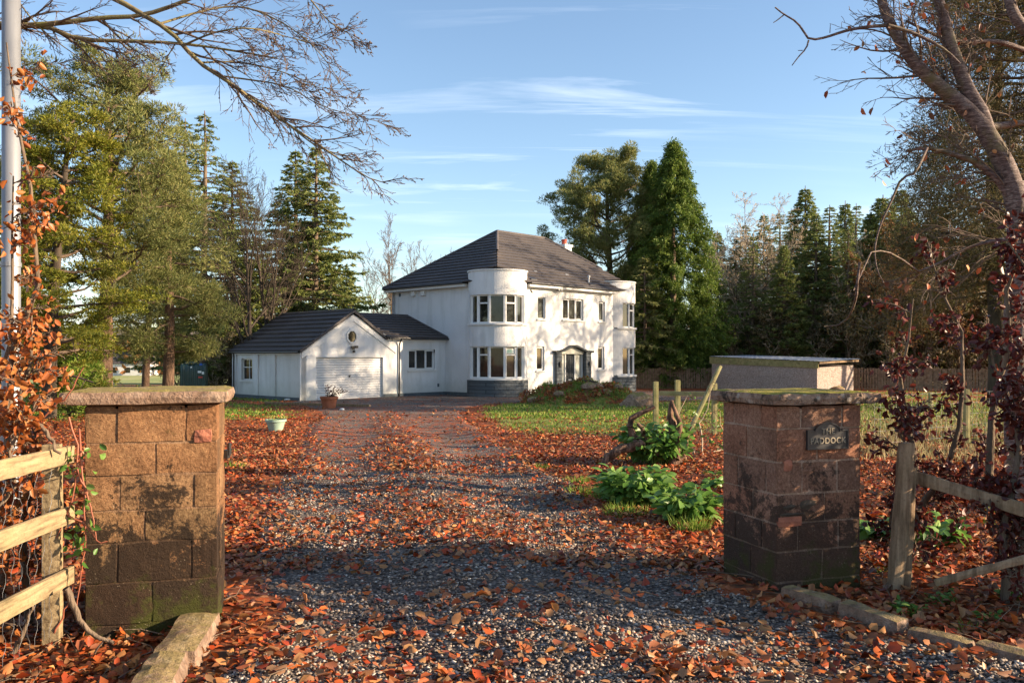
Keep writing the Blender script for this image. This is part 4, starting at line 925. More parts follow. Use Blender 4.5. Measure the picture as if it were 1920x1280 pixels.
# ------------------------------------------------------------------ kerb stones
def kerb(name, label, pts, wdt, hgt, seed, mat='kerb'):
    rn = random.Random(seed)
    for i, (A, B) in enumerate(zip(pts, pts[1:])):
        A, B = Vector(A), Vector(B); d = (B - A); L = d.length; d.normalize(); s2 = Vector((-d.y, d.x, 0)); mb = MB()
        h = hgt * rn.uniform(.85, 1.12); rough_block(mb, A + d * .008 - s2 * wdt / 2 + UP * (-.06), d * (L - .016), s2 * wdt * rn.uniform(.9, 1.05), UP * (h + .06), .012, rn.uniform(0, 40), bev=.018)
        me = mb.mesh(name, M[mat]); ctr = (A + B) / 2
        n_ = len(me.vertices); a = np.empty(n_ * 3, np.float32); me.vertices.foreach_get('co', a); a = a.reshape(-1, 3) - np.array(ctr, np.float32); me.vertices.foreach_set('co', a.ravel())
        o = bpy.data.objects.new(name, me); COL.objects.link(o); o.location = ctr; tag(o, label[i], 'kerb stone', 'rough stone kerb edging the gateway')
kr = [G(1468, 1118), G(1575, 1150), G(1700, 1192), G(1830, 1226), G(1965, 1262), G(2150, 1300)]
kerb('kerb_stone', ['kerb stone touching the foot of the plaque pillar', 'second kerb stone out from the plaque pillar, mossy on its face', 'third kerb stone out from the plaque pillar', 'fourth kerb stone from the plaque pillar, half under leaves', 'last kerb stone cut by the right edge of the photo'], kr, .13, .085, 5)
kl = [G(378, 1178), G(322, 1262), G(268, 1370), G(200, 1500)]
kerb('kerb_stone', ['mossy kerb stone at the foot of the tan pillar', 'kerb stone at the bottom edge of the photo, left of the drive', 'kerb stone left of the drive nearest the road'], kl, .21, .12, 8)

# ------------------------------------------------------------------ timber fence at the left
fx = thing('timber_fence', (-2.36, 4.3, 0), 'pale three rail timber fence with chicken wire beside the tan pillar', 'fence')
def rail(parent, A, B, h, t, mat='wood_new', nm='rail'):
    mb = MB(); A, B = Vector(A), Vector(B); d = B - A; s2 = Vector((-d.y, d.x, 0)).normalized(); rough_block(mb, A - s2 * t / 2 - UP * h / 2, d, s2 * t, UP * h, .003, A.x * 7 + A.z * 5, bev=.004); return mb.build(nm, M[mat], parent)
for z, h in ((.98, .095), (.665, .095), (.345, .095)):
    rail(fx, (-2.22, 2.6, z + .02), (-2.325, 4.52, z), h, .03)
for (x_, y_, zt_) in ((-2.43, 4.40, 1.04), (-2.36, 3.0, 1.06)):
    mb = MB(); rough_block(mb, Vector((x_, y_, -.1)), Vector((.085, .02, 0)), Vector((-.02, .085, 0)), UP * (zt_ + .1), .003, x_, bev=.005); mb.build('post', M['wood_new'], fx)
tb = Tubes()
for i in range(26):                                        # chicken wire: zigzag strands that meet in hexagons
    y0 = 2.7 + i * .07; P = []
    for k in range(25):
        z = .06 + k * .038; sg = 1 if (k // 2 + i) % 2 else -1; P.append((-2.37 - (y0 - 4.4) * .03, y0 + sg * .012 + (.035 if i % 2 else 0) * 0, z))
    tb.add(P, [.0011] * 25, 3)
link('chicken_wire', tb.mesh('chicken_wire', M['galv']), fx)
# pole behind the hedge
pm = MB(); pp_ = G(20, 1000); pxy = Vector((wx(21, 8.2), 8.2, 0)); pm.lathe(pxy + UP * float(gz(pxy.x, 8.2)), [(.095, -.2), (.095, 1.2), (.082, 1.25), (.080, 7.0), (.0, 7.0)], 20)
pole = thing('pole', (pxy.x, 8.2, 0), 'tall grey galvanised steel pole rising behind the orange hedge', 'pole')
pm.build('shaft', M['galv'], pole, smooth_=True)
for z in (2.35, 5.6): bm_ = MB(); bm_.lathe(pxy + UP * z, [(.08, 0), (.09, 0), (.09, .04), (.08, .04)], 20); bm_.build('band', M['galv'], pole)

# ------------------------------------------------------------------ right: split post, broken rails
sp_ = thing('split_post', tuple(G(1672, 1110)), 'weathered leaning timber post between plaque pillar and copper hedge', 'fence post')
A = G(1672, 1112); mb = MB(); rough_block(mb, A + UP * -.08, Vector((.085, .02, 0)), Vector((-.02, .07, 0)), Vector((.085, 0, 1.03)), .008, 4, bev=.008); mb.build('post', M['wood_old'], sp_)
mb = MB(); rough_block(mb, A + Vector((.10, .08, -.08)), Vector((.07, .01, 0)), Vector((-.01, .07, 0)), Vector((.05, .02, .86)), .008, 9, bev=.008); mb.build('post', M['wood_old'], sp_)
def plank(name, label, cat, A, B, w_, t, mat, grp=None, up=(0, 0, 1)):
    A, B = Vector(A), Vector(B); d = B - A; s2 = d.cross(Vector(up)).normalized(); u2 = s2.cross(d).normalized(); mb = MB()
    rough_block(mb, A - s2 * t / 2 - u2 * w_ / 2, d, s2 * t, u2 * w_, .005, A.x * 3, bev=.006)
    me = mb.mesh(name, M[mat]); c = (A + B) / 2; c.z = min(A.z, B.z); n_ = len(me.vertices); a = np.empty(n_ * 3, np.float32); me.vertices.foreach_get('co', a); a = a.reshape(-1, 3) - np.array(c, np.float32); me.vertices.foreach_set('co', a.ravel())
    o = bpy.data.objects.new(name, me); COL.objects.link(o); o.location = c; return tag(o, label, cat, grp)
plank('fence_rail', 'weathered sloping rail running right from the split post', 'fence rail', at(1712, 893, 5.55), at(1985, 975, 5.0), .085, .035, 'wood_old')
plank('fallen_rail', 'grey broken rail hanging low among the copper hedge stems', 'fence rail', at(1752, 1092, 5.1), at(1990, 1030, 4.8), .05, .03, 'wood_old')
# ------------------------------------------------------------------ unfinished paddock fence
def post(label, px, pyb, pyt, w_, mat='wood_moss', cat='fence post', grp='posts of the unfinished paddock fence', name='fence_post'):
    b_ = G(px, pyb); zt_ = CAMZ - (pyt - HZ) * b_.y / FOC; mb = MB(); rough_block(mb, Vector((-w_ / 2, -w_ / 2, -.15)), Vector((w_, .01, 0)), Vector((-.01, w_, 0)), UP * (zt_ - b_.z + .15), .003, px, bev=.006)
    o = bpy.data.objects.new(name, mb.mesh(name, M[mat])); COL.objects.link(o); o.location = b_; return tag(o, label, cat, grp)
post('short mossy post left of three by the leaning board', 1230, 797, 715, .12); post('middle mossy post behind the leaning board', 1271, 800, 712, .12)
p3 = post('mossy post right of the leaning board, close to the plaque pillar', 1340, 815, 718, .10)
plank('fence_rail', 'low mossy rail joining the posts behind the leaning board', 'fence rail', at(1236, 737, 18.6), at(1342, 739, 17.7), .10, .04, 'wood_moss')
plank('leaning_board', 'long mossy board leaning steeply beside the ivy stump', 'board', G(1276, 838) + Vector((0, 0, -.05)), at(1350, 687, 15.4), .15, .06, 'wood_moss', up=(0, 1, 0))
plank('brace_rail', 'short sloping brace behind the plaque pillar cope', 'fence rail', at(1342, 735, 17.6), at(1372, 768, 16.6), .09, .05, 'wood_moss')
wf = []
for i, (px, b_, t_2, wd_, lab) in enumerate(((1704, 845, 772, .085, 'field fence post behind the split post, first from the plaque pillar'), (1746, 806, 735, .085, 'second field fence post from the plaque pillar, seen through the hedge'), (1813, 830, 729, .09, 'third field fence post from the plaque pillar, standing clear of the hedge'), (1871, 800, 733, .09, 'fourth field fence post, near the cherry trunk'))):
    o = post(lab, px, b_, t_2, wd_, 'wood_moss', 'fence post', 'posts of the wire field fence at the right'); wf.append(o.location.copy())
tb = Tubes()
A, B = G(1640, 850), G(1960, 815)
for k in range(5):
    z = .15 + k * .2; P = [A.lerp(B, f) + UP * (z + .01 * math.sin(f * 9 + k)) for f in np.linspace(0, 1, 9)]; tb.add(P, [.0022] * 9, 3)
for k in range(40):
    p = A.lerp(B, k / 39); tb.add([p + UP * .12, p + UP * .55, p + UP * .97], [.0016] * 3, 3)
me = tb.mesh('wire_fence', M['galv']); tag(link('wire_fence', me), 'thin square mesh stock wire strung between the field fence posts', 'wire fence')
# close boarded fence at the back
def board_fence(label, A, B, h):
    A, B = Vector(A), Vector(B); L = (B - A).length; d = (B - A) / L; s2 = Vector((d.y, -d.x, 0)); rn = random.Random(int(A.x * 7)); o = thing('board_fence', tuple(A), label, 'fence'); mb = MB(); n = int(L / .15)
    for i in range(n):
        p = A + d * (i * L / n); p.z = float(gz(p.x, p.y)); mb.box(p - UP * .1 + s2 * rn.uniform(0, .02), d * (L / n - rn.uniform(.012, .05)), s2 * .02, UP * (h + .1 + rn.uniform(-.04, .03)))
    mb.build('boards', M['fenceboard'], o)
    mb = MB()
    for zz in (.25, h - .3):
        p, q = A.copy(), B.copy(); p.z = float(gz(p.x, p.y)) + zz; q.z = float(gz(q.x, q.y)) + zz; mb.bar(p - s2 * .03, q - s2 * .03, .05, .08)
    mb.build('rail', M['fenceboard'], o)
    for i in range(0, int(L / 2.4) + 1):
        p = A + d * min(L, i * 2.4); p.z = float(gz(p.x, p.y)); mb = MB(); mb.box(p - UP * .2 - s2 * .12, d * .10, s2 * .09, UP * (h + .25)); mb.build('post', M['fenceboard'], o)
board_fence('brown close boarded fence between the house and the pebbledash shed', (6.9, 54, 0), (15.5, 53.5, 0), 1.18)
board_fence('brown close boarded fence running right from the pebbledash shed', (19.2, 50.5, 0), (32, 44, 0), 1.25)
# shed
SA, SB = Vector((12.25, 52.3, 0)), Vector((16.45, 46.0, 0)); sd1 = (SB - SA); sL = sd1.length; sd1.normalize(); sd2 = Vector((-sd1.y, sd1.x, 0)); sW = 3.2
shed = thing('shed', tuple(SB + Vector((0, 0, -.5))), 'low flat roofed pebbledash shed with timber fascia behind the plaque pillar', 'shed')
mb = MB(); zA, zB = 1.02, .83; za2, zb2 = 1.02, .83
P4 = [SA, SB, SB + sd2 * sW, SA + sd2 * sW]; Z4 = [zA, zB, zB + .12, zA + .12]
mb.pts([Vector((p.x, p.y, -.7)) for p in P4] + [Vector((p.x, p.y, z)) for p, z in zip(P4, Z4)], [(0, 1, 5, 4), (1, 2, 6, 5), (2, 3, 7, 6), (3, 0, 4, 7), (4, 5, 6, 7)]); mb.build('wall', M['dash'], shed)
mb = MB(); n1 = Vector((sd1.y, -sd1.x, 0))
def zz(p): return 1.02 - .19 * ((p - SA).dot(sd1) / sL) + .12 * ((p - SA).dot(sd2) / sW)
for A, B, o_ in ((SA - sd1 * .15, SB + sd1 * .1, n1 * .04), ):
    a, b = A + n1 * .05, B + n1 * .05; mb.pts([Vector((a.x, a.y, zz(a) - .02)), Vector((b.x, b.y, zz(b) - .02)), Vector((b.x, b.y, zz(b) + .33)), Vector((a.x, a.y, zz(a) + .40))] + [Vector((q.x, q.y, z)) + n1 * -.04 for q, z in ((a, zz(a) - .02), (b, zz(b) - .02), (b, zz(b) + .33), (a, zz(a) + .40))], [(0, 1, 2, 3), (7, 6, 5, 4), (3, 2, 6, 7), (0, 4, 5, 1), (1, 5, 6, 2), (0, 3, 7, 4)])
mb.build('fascia_board', M['wood_moss'], shed)
mb = MB(); cn = [SA - sd1 * .2 + n1 * .09, SB + sd1 * .2 + n1 * .09, SB + sd1 * .25 + sd2 * (sW + .3), SA - sd1 * .2 + sd2 * (sW + .3)]
zc_ = [1.44, 1.18, 1.30, 1.5]
nn_ = 60
for k in range(nn_):
    f0_, f1_ = k / nn_, (k + 1) / nn_; h0_, h1_ = .02 * (k % 2), .02 * ((k + 1) % 2)
    a, b = cn[0].lerp(cn[1], f0_), cn[0].lerp(cn[1], f1_); c, e = cn[3].lerp(cn[2], f0_), cn[3].lerp(cn[2], f1_)
    z1_, z2_ = zc_[0] + (zc_[1] - zc_[0]) * f0_ + h0_, zc_[0] + (zc_[1] - zc_[0]) * f1_ + h1_; z3_, z4_ = zc_[3] + (zc_[2] - zc_[3]) * f0_ + h0_, zc_[3] + (zc_[2] - zc_[3]) * f1_ + h1_
    mb.quad(Vector((a.x, a.y, z1_)), Vector((b.x, b.y, z2_)), Vector((e.x, e.y, z4_)), Vector((c.x, c.y, z3_)))
mb.build('corrugated_roof', M['tin'], shed)
mb = MB(); a, b = SB + sd1 * .18 + n1 * .05, SB + sd1 * .18 + sd2 * (sW + .2); mb.bar(Vector((a.x, a.y, 1.10)), Vector((b.x, b.y, 1.20)), .05, .10); mb.build('fascia_board', M['wood_old'], shed)
# log and rubble beside the shed
def boulder(label, P, s3, seed, mat='boulder', name='boulder', cat='stone', grp=None):
    import bmesh; bm = bmesh.new(); bmesh.ops.create_icosphere(bm, subdivisions=3, radius=1)
    for v in bm.verts:
        c = v.co.copy(); d = 1 + .28 * mnoise.noise(c * 1.3 + Vector((seed, 0, 0))) + .10 * mnoise.noise(c * 3.7 + Vector((0, seed, 0))); v.co = Vector((c.x * s3[0], c.y * s3[1], c.z * s3[2])) * d
    me = bpy.data.meshes.new(name); bm.to_mesh(me); bm.free(); me.materials.append(M[mat]); o = bpy.data.objects.new(name, me); COL.objects.link(o); o.location = P; return tag(o, label, cat, grp)
boulder('pale flat rock on the gravel at the foot of the shed', G(1572, 733) + Vector((0, 0, .1)), (.35, .25, .18), 3)
boulder('mossy boulder at the right foot of the earth mound', G(1196, 762) + Vector((0, 0, .10)), (.62, .45, .42), 8)
# ------------------------------------------------------------------ earth mound
mc = G(1092, 758); mc.y += 1.7
n_a, n_r = 72, 22; P = []; 
for j in range(n_r + 1):
    for i in range(n_a):
        a = 2 * math.pi * i / n_a; rr = j / n_r; x_, y_ = mc.x + 2.55 * rr * math.cos(a), mc.y + 1.6 * rr * math.sin(a)
        h = .80 * (1 - rr ** 2.4) ** .9 + (.34 * mnoise.noise(Vector((x_ * 1.3, y_ * 1.3, 3))) + .13 * mnoise.noise(Vector((x_ * 4, y_ * 4, 5))) + .07 * mnoise.noise(Vector((x_ * 9, y_ * 9, 5)))) * (1 - rr ** 3) - .06
        P.append((x_, y_, float(gz(x_, y_)) + h * 1.0))
i = np.arange(n_r)[:, None] * n_a + np.arange(n_a)[None]; j = np.arange(n_r)[:, None] * n_a + (np.arange(n_a)[None] + 1) % n_a
me = make_mesh('soil_mound', P, np.stack([i, j, j + n_a, i + n_a], -1).reshape(-1, 4), M['ground'], True); Pm = np.array(P)
set_attr(me, 'grass', np.clip(.45 + .5 * fbm(Pm[:, 0], Pm[:, 1], 3, 2), 0, 1)); set_attr(me, 'field', Pm[:, 0] * 0); tag(link('soil_mound', me), kind='structure')
def mound_z(x, y):
    return np.array([float(gz(a, b)) + max(-.06, .80 * max(0, 1 - (((a - mc.x) / 2.55) ** 2 + ((b - mc.y) / 1.6) ** 2) ** 1.2) ** .9 + .34 * mnoise.noise(Vector((a * 1.3, b * 1.3, 3))) + .13 * mnoise.noise(Vector((a * 4, b * 4, 5))) - .02) for a, b in zip(x, y)])
th = rng.uniform(0, 6.28, 5200); rr = np.sqrt(rng.uniform(0, 1, 5200)); x = mc.x + 2.5 * rr * np.cos(th); y = mc.y + 1.55 * rr * np.sin(th); z = mound_z(x, y)
k = fbm(x, y, 2.6, 8) + rng.normal(0, .3, len(x)) > -.05
V, F = scatter(BLADE_V, BLADE_F, np.stack([x, y, z], 1)[k], frames(rdir(rng, k.sum(), 1.4), rng.uniform(0, 6, k.sum())), np.stack([np.full(k.sum(), .03), rng.uniform(.08, .22, k.sum()), np.full(k.sum(), .1)], 1))
tag(link('mound_weeds', make_mesh('mound_weeds', V, F, M['grass'])), 'rough weeds and grass growing over the earth mound', 'weeds', kind='stuff')
k = ~k; V, F = scatter(LEAF_V, LEAF_F, np.stack([x, y, z + .02], 1)[k], frames(rdir(rng, k.sum(), .5), rng.uniform(0, 6, k.sum())), rng.uniform(.08, .14, k.sum()))
tag(link('mound_leaves', make_mesh('mound_leaves', V, F, M['litter'])), 'brown leaves caught on the earth mound', 'leaves', kind='stuff')
lg = Tubes(); q = Vector((mc.x + .2, mc.y - .1, float(gz(mc.x, mc.y)) + 1.0)); lg.add([q + Vector((-.42, 0, -.16)), q + Vector((-.15, .05, -.12)), q + Vector((.25, .0, -.14)), q + Vector((.6, 0, -.20))], [.06, .07, .08, .05], 9); lg.add([q + Vector((-.40, 0, -.2)), q + Vector((-.46, 0, -.04)), q + Vector((-.52, 0, .06))], [.05, .045, .03], 7)
tag(link('log', lg.mesh('log', M['bark_dark'])), 'dark broken log lying on top of the earth mound', 'log')
for (dx_, dy_, sz, lab) in ((-1.9, -.75, .20, 'small mossy stone at the left foot of the earth mound'), (-.9, -1.15, .16, 'small mossy stone low on the front of the earth mound'), (.3, -.95, .22, 'mossy stone half way up the front of the earth mound'), (1.0, -1.0, .18, 'mossy stone on the right front of the earth mound'), (1.6, -.5, .15, 'small stone on the right shoulder of the earth mound'), (.75, -.35, .2, 'stone near the top of the earth mound beside the log')):
    x_, y_ = mc.x + dx_, mc.y + dy_; boulder(lab, (x_, y_, float(mound_z([x_], [y_])[0]) + .04), (sz * 1.3, sz, sz * .8), dx_ * 5 + 9)
# ------------------------------------------------------------------ pots, plank, tank
def pot(label, px, pyb, r0, r1, h, mat, cat='plant pot'):
    b_ = G(px, pyb); o = thing('plant_pot', tuple(b_), label, cat); mb = MB()
    mb.lathe(b_, [(0, .0), (r0, 0), (r0 + (r1 - r0) * .8, h * .78), (r1, h * .80), (r1 * 1.07, h * .82), (r1 * 1.07, h), (r1 * .97, h), (r1 * .93, h * .86), (0, h * .86)], 28); mb.build('pot', M[mat], o, smooth_=True).modifiers.new('e', 'EDGE_SPLIT').split_angle = R(35)
    return o, b_
gp, gb = pot('sage green plastic pot standing on leafy grass left of the drive', 517, 808, .145, .215, .26, 'potgreen')
dd = rdir(rng, 160, 1.5); V, F = scatter(BLADE_V, BLADE_F, np.array(gb)[None] + np.stack([rng.uniform(-.15, .15, 160), rng.uniform(-.15, .15, 160), np.full(160, .22)], 1), frames(dd, rng.uniform(0, 6, 160)), np.stack([np.full(160, .02), rng.uniform(.04, .09, 160), np.full(160, .05)], 1))
link('weeds', make_mesh('weeds', V, F, M['grass']), gp)
tp, tb_ = pot('terracotta pot with a straggly dark shrub before the garage door', 617, 766, .22, .31, .44, 'terracotta')
tt = Tubes(); lp_, ld_ = [], []; r2_ = random.Random(4)
for i in range(16):
    p = Vector(tb_) + Vector((r2_.uniform(-.12, .12), r2_.uniform(-.1, .1), .38)); d = Vector((r2_.uniform(-.25, .9), r2_.uniform(-.4, .3), r2_.uniform(.5, 1.0))).normalized(); P = [p]
    for k in range(5): d = (d + Vector((r2_.uniform(-.2, .3), 0, r2_.uniform(-.25, .1)))).normalized(); p = p + d * r2_.uniform(.07, .14); P.append(p); lp_ += [p + Vector((r2_.uniform(-.03, .03),) * 3) for _ in range(4)]; ld_ += [Vector((r2_.uniform(-1, 1), r2_.uniform(-1, 1), r2_.uniform(-.5, 1))) for _ in range(4)]
    tt.add(P, np.linspace(.008, .003, 6), 4)
link('stems', tt.mesh('stems', M['twig']), tp)
V, F = scatter(LEAF_V, LEAF_F, np.array(lp_), frames(np.array(ld_), rng.uniform(0, 6, len(lp_))), rng.uniform(.035, .07, len(lp_))); link('leaves', make_mesh('leaves', V, F, M['copper']), tp)
plank('plank', 'pale timber plank lying on the grass behind the terracotta pot', 'plank', G(497, 757) + Vector((0, 0, .04)), G(694, 763) + Vector((0, 0, .05)), .10, .10, 'wood_old')
boulder('white scrap lying by the garage corner', G(540, 750) + Vector((0, 0, .03)), (.18, .08, .05), 2, 'paint', 'rubble', 'rubble'); boulder('white lump of rubble right of the terracotta pot', G(641, 769) + Vector((0, 0, .03)), (.08, .06, .05), 5, 'paint', 'rubble', 'rubble')
tk = thing('oil_tank', tuple(G(364, 745)), 'dark green ribbed plastic oil tank behind the tan gate pillar', 'oil tank')
q = G(364, 745); tw, td, th_ = 1.12, .75, 1.60; s_u = Vector((.98, .2, 0)).normalized(); s_v = Vector((-s_u.y, s_u.x, 0)); mb = MB()
k_ = q.y / 30
def sect(t, ex=0): 
    out = []
    for i in range(17):
        a = math.pi * i / 16; out.append(q + s_v * ((td / 2 + ex) * -math.cos(a) * 1.0) * (1.0) + UP * (.62 * th_ + (.38 * th_ + ex) * math.sin(a) ** .55) + s_u * t)
    return [q + s_v * -(td / 2 + ex) + UP * .0 + s_u * t] + out + [q + s_v * (td / 2 + ex) + s_u * t]
xs = np.linspace(-tw / 2, tw / 2, 25); rings = [sect(t, .025 if (i // 2) % 2 and 0 < i < 24 else 0) for i, t in enumerate(xs)]; m_ = len(rings[0])
mb.pts([p for r in rings for p in r], [(i * m_ + j, (i + 1) * m_ + j, (i + 1) * m_ + j + 1, i * m_ + j + 1) for i in range(24) for j in range(m_ - 1)] + [tuple(range(m_))[::-1], tuple(24 * m_ + j for j in range(m_))])
mb.build('tank_body', M['tank'], tk)
mb = MB(); mb.lathe(q + UP * th_ + s_u * -.1, [(.30, -.03), (.30, .04), (.26, .07), (0, .08)], 24); mb.build('lid', M['tank'], tk)
fr_q = q - s_v * (td / 2 + .03); 
for a, z_, w_2, h_3, m_2 in ((.22, .55, .16, .10, 'paper'), (.40, .52, .10, .12, 'paper'), (.24, .44, .20, .07, 'red_ink'), (.30, .72, .12, .08, 'blue_ink'), (-.1, .66, .07, .07, 'paper')):
    mb = MB(); mb.box(fr_q + s_u * a + UP * z_ * 2.1, s_u * w_2, -s_v * .006, UP * h_3); mb.build('sticker', M[m_2], tk)
# houses far across the field
def cottage(label, px, py, Y, w_, h_, rz):
    P = at(px, py, Y); P.z = float(gz(P.x, Y)) - .3; o = thing('cottage', tuple(P), label, 'house', 'cottages far across the field'); c, s = math.cos(rz), math.sin(rz); a = Vector((c, s, 0)); b_ = Vector((-s, c, 0)); mb = MB(); O = P - a * w_ / 2; dpt = 6
    mb.box(O, a * w_, b_ * dpt, UP * h_); mb.build('wall', M['render'], o)
    mb = MB(); A, B = O - a * .3 - b_ * .3 + UP * (h_ - .05), O + a * (w_ + .3) - b_ * .3 + UP * (h_ - .05); ap = UP * 2.6 + b_ * (dpt / 2 + .3); e = b_ * (dpt + .6); mb.pts([A, B, B + e, A + e, A + ap, B + ap], [(0, 1, 5, 4), (2, 3, 4, 5), (0, 4, 3), (1, 2, 5)]); mb.build('roof', M['tile'], o)
    for k in range(3):
        mb = MB(); mb.box(O + a * (w_ * (.15 + .3 * k)) + UP * .9 - b_ * .03, a * 1.1, b_ * .05, UP * 1.1); mb.build('window', M['glass'], o)
cottage('white far cottage seen under the pine boughs left of the oil tank', 238, 660, 175, 9, 2.8, .1); cottage('small white far cottage nearer the oil tank', 288, 656, 190, 7, 2.8, -.2)
# ------------------------------------------------------------------ trees
def curve(rg, p, d, L, n, wob, trop=(0, 0, 0)):
    p = np.array(p, float); d = np.array(d, float); d /= np.linalg.norm(d); P = [p.copy()]; tr = np.array(trop, float)
    for _ in range(n - 1):
        d = d + rg.normal(0, wob, 3) + tr; d /= np.linalg.norm(d); p = p + d * L / (n - 1); P.append(p.copy())
    return np.array(P), d
def side_dir(rg, d, ang):
    a = np.cross(d, rg.normal(size=3)); a /= np.linalg.norm(a) + 1e-9; return d * math.cos(ang) + a * math.sin(ang)
def tree_obj(name, label, cat, trunk, crown_arrays, crown_mat, bark, twigs=None, crown_name='crown', group=None, loc=(0, 0, 0), rz=0, twig_mat='twig'):
    o = bpy.data.objects.new(name, None); COL.objects.link(o); o.location = loc; o.rotation_euler = (0, 0, rz); tag(o, label, cat, group)
    if trunk: link('trunk', trunk.mesh('trunk', M[bark]), o, True)
    if twigs: link('branches', twigs.mesh('branches', M[twig_mat]), o, True)
    if crown_arrays: link(crown_name, make_mesh(crown_name, crown_arrays[0], crown_arrays[1], M[crown_mat]), o, True)
    return o
def merge(L):
    Vs, Fs, b = [], [], 0
    for V, F in L: Vs.append(V); Fs.append(F + b); b += len(V)
    return np.concatenate(Vs), np.concatenate(Fs)
def spruce(seed, H, Rm, z0=.12, gap=.36, per=6, blade=.15, dens=1.0, droop=.25, label='', name='spruce_tree', mat='spruce', cat='tree', fl=.55, **kw):
    rg = np.random.default_rng(seed); tr = Tubes(); br = Tubes(); wx_ = rg.normal(0, .04, 2)
    zs = np.linspace(-.3, H, 14); tr.add(np.stack([wx_[0] * np.sin(zs * .4), wx_[1] * np.sin(zs * .3), zs], 1), .018 * H * (1 - zs / (H * 1.02)) ** .8 + .012, 8)
    pos, dirs, siz = [], [], []
    z = H * z0
    while z < H * .985:
        f = (z - H * z0) / (H * (1 - z0)); Rz = Rm * (1 - f) ** .82 * (.62 + .38 * min(1, f * 6 + .3)) + .10
        for i in range(per):
            if rg.uniform() < .10: continue
            a = rg.uniform(0, 6.283); L = Rz * rg.uniform(.62, 1.12); up = .35 * f + .05 + rg.uniform(-.12, .12)
            n = 7; t = np.linspace(0, 1, n); rr = L * t; zz_ = z + L * (up * t - (up + droop) * t ** 2 * .9 + .22 * t ** 4) + rg.normal(0, .02, n)
            a_ = a + rg.normal(0, .05) * t; P = np.stack([rr * np.cos(a_), rr * np.sin(a_), zz_], 1); br.add(P, np.linspace(.012 + L * .010, .004, n), 4)
            m = max(4, int(L * 7 * dens)); tt_ = rg.uniform(.16, 1, m) ** .8
            B = np.stack([np.interp(tt_, t, P[:, k]) for k in range(3)], 1)
            out = np.array([math.cos(a), math.sin(a), 0]); lat = np.array([-out[1], out[0], 0]); sg = rg.choice([-1, 1], m)
            tl_ = (.18 + .55 * L / Rm * (1 - tt_ * .75) * (.6 + .5 * (1 - f))) * rg.uniform(.6, 1.2, m) * min(1, Rm / 2)
            td = out[None] * rg.uniform(.5, 1.1, (m, 1)) + lat[None] * (sg * rg.uniform(.4, 1.0, m))[:, None]; td[:, 2] -= rg.uniform(.0, .55, m); td /= np.linalg.norm(td, axis=1, keepdims=True)
            nb = 8
            for q in range(nb):
                u = (q + .5) / nb; pp = B + td * (tl_ * u)[:, None]; pos.append(pp); d2 = td + rg.normal(0, .55, (m, 3)); dirs.append(d2); siz.append(np.full(m, blade * (1 - .4 * f)) * rg.uniform(.7, 1.3, m))
        z += gap * rg.uniform(.75, 1.2) * (1 - .45 * f)
    pos = np.concatenate(pos); dirs = np.concatenate(dirs); siz = np.concatenate(siz)
    sc = np.stack([siz * .36, siz, siz], 1)
    ca = scatter(BLADE_V, BLADE_F, pos, frames(dirs, rg.uniform(0, 6, len(pos))), sc)
    return tree_obj(name, label, cat, tr, ca, mat, 'bark', br, **kw)
def clump(rg, c, r, n, size, up=.5, flat=.7):
    d = rdir(rg, n, .25); rad = r * rg.uniform(.35, 1, n) ** .5; p = c[None] + d * rad[:, None] * np.array([1, 1, flat])[None]
    return p, d + np.array([0, 0, up])[None] + rg.normal(0, .45, (n, 3)), size * rg.uniform(.7, 1.3, n)
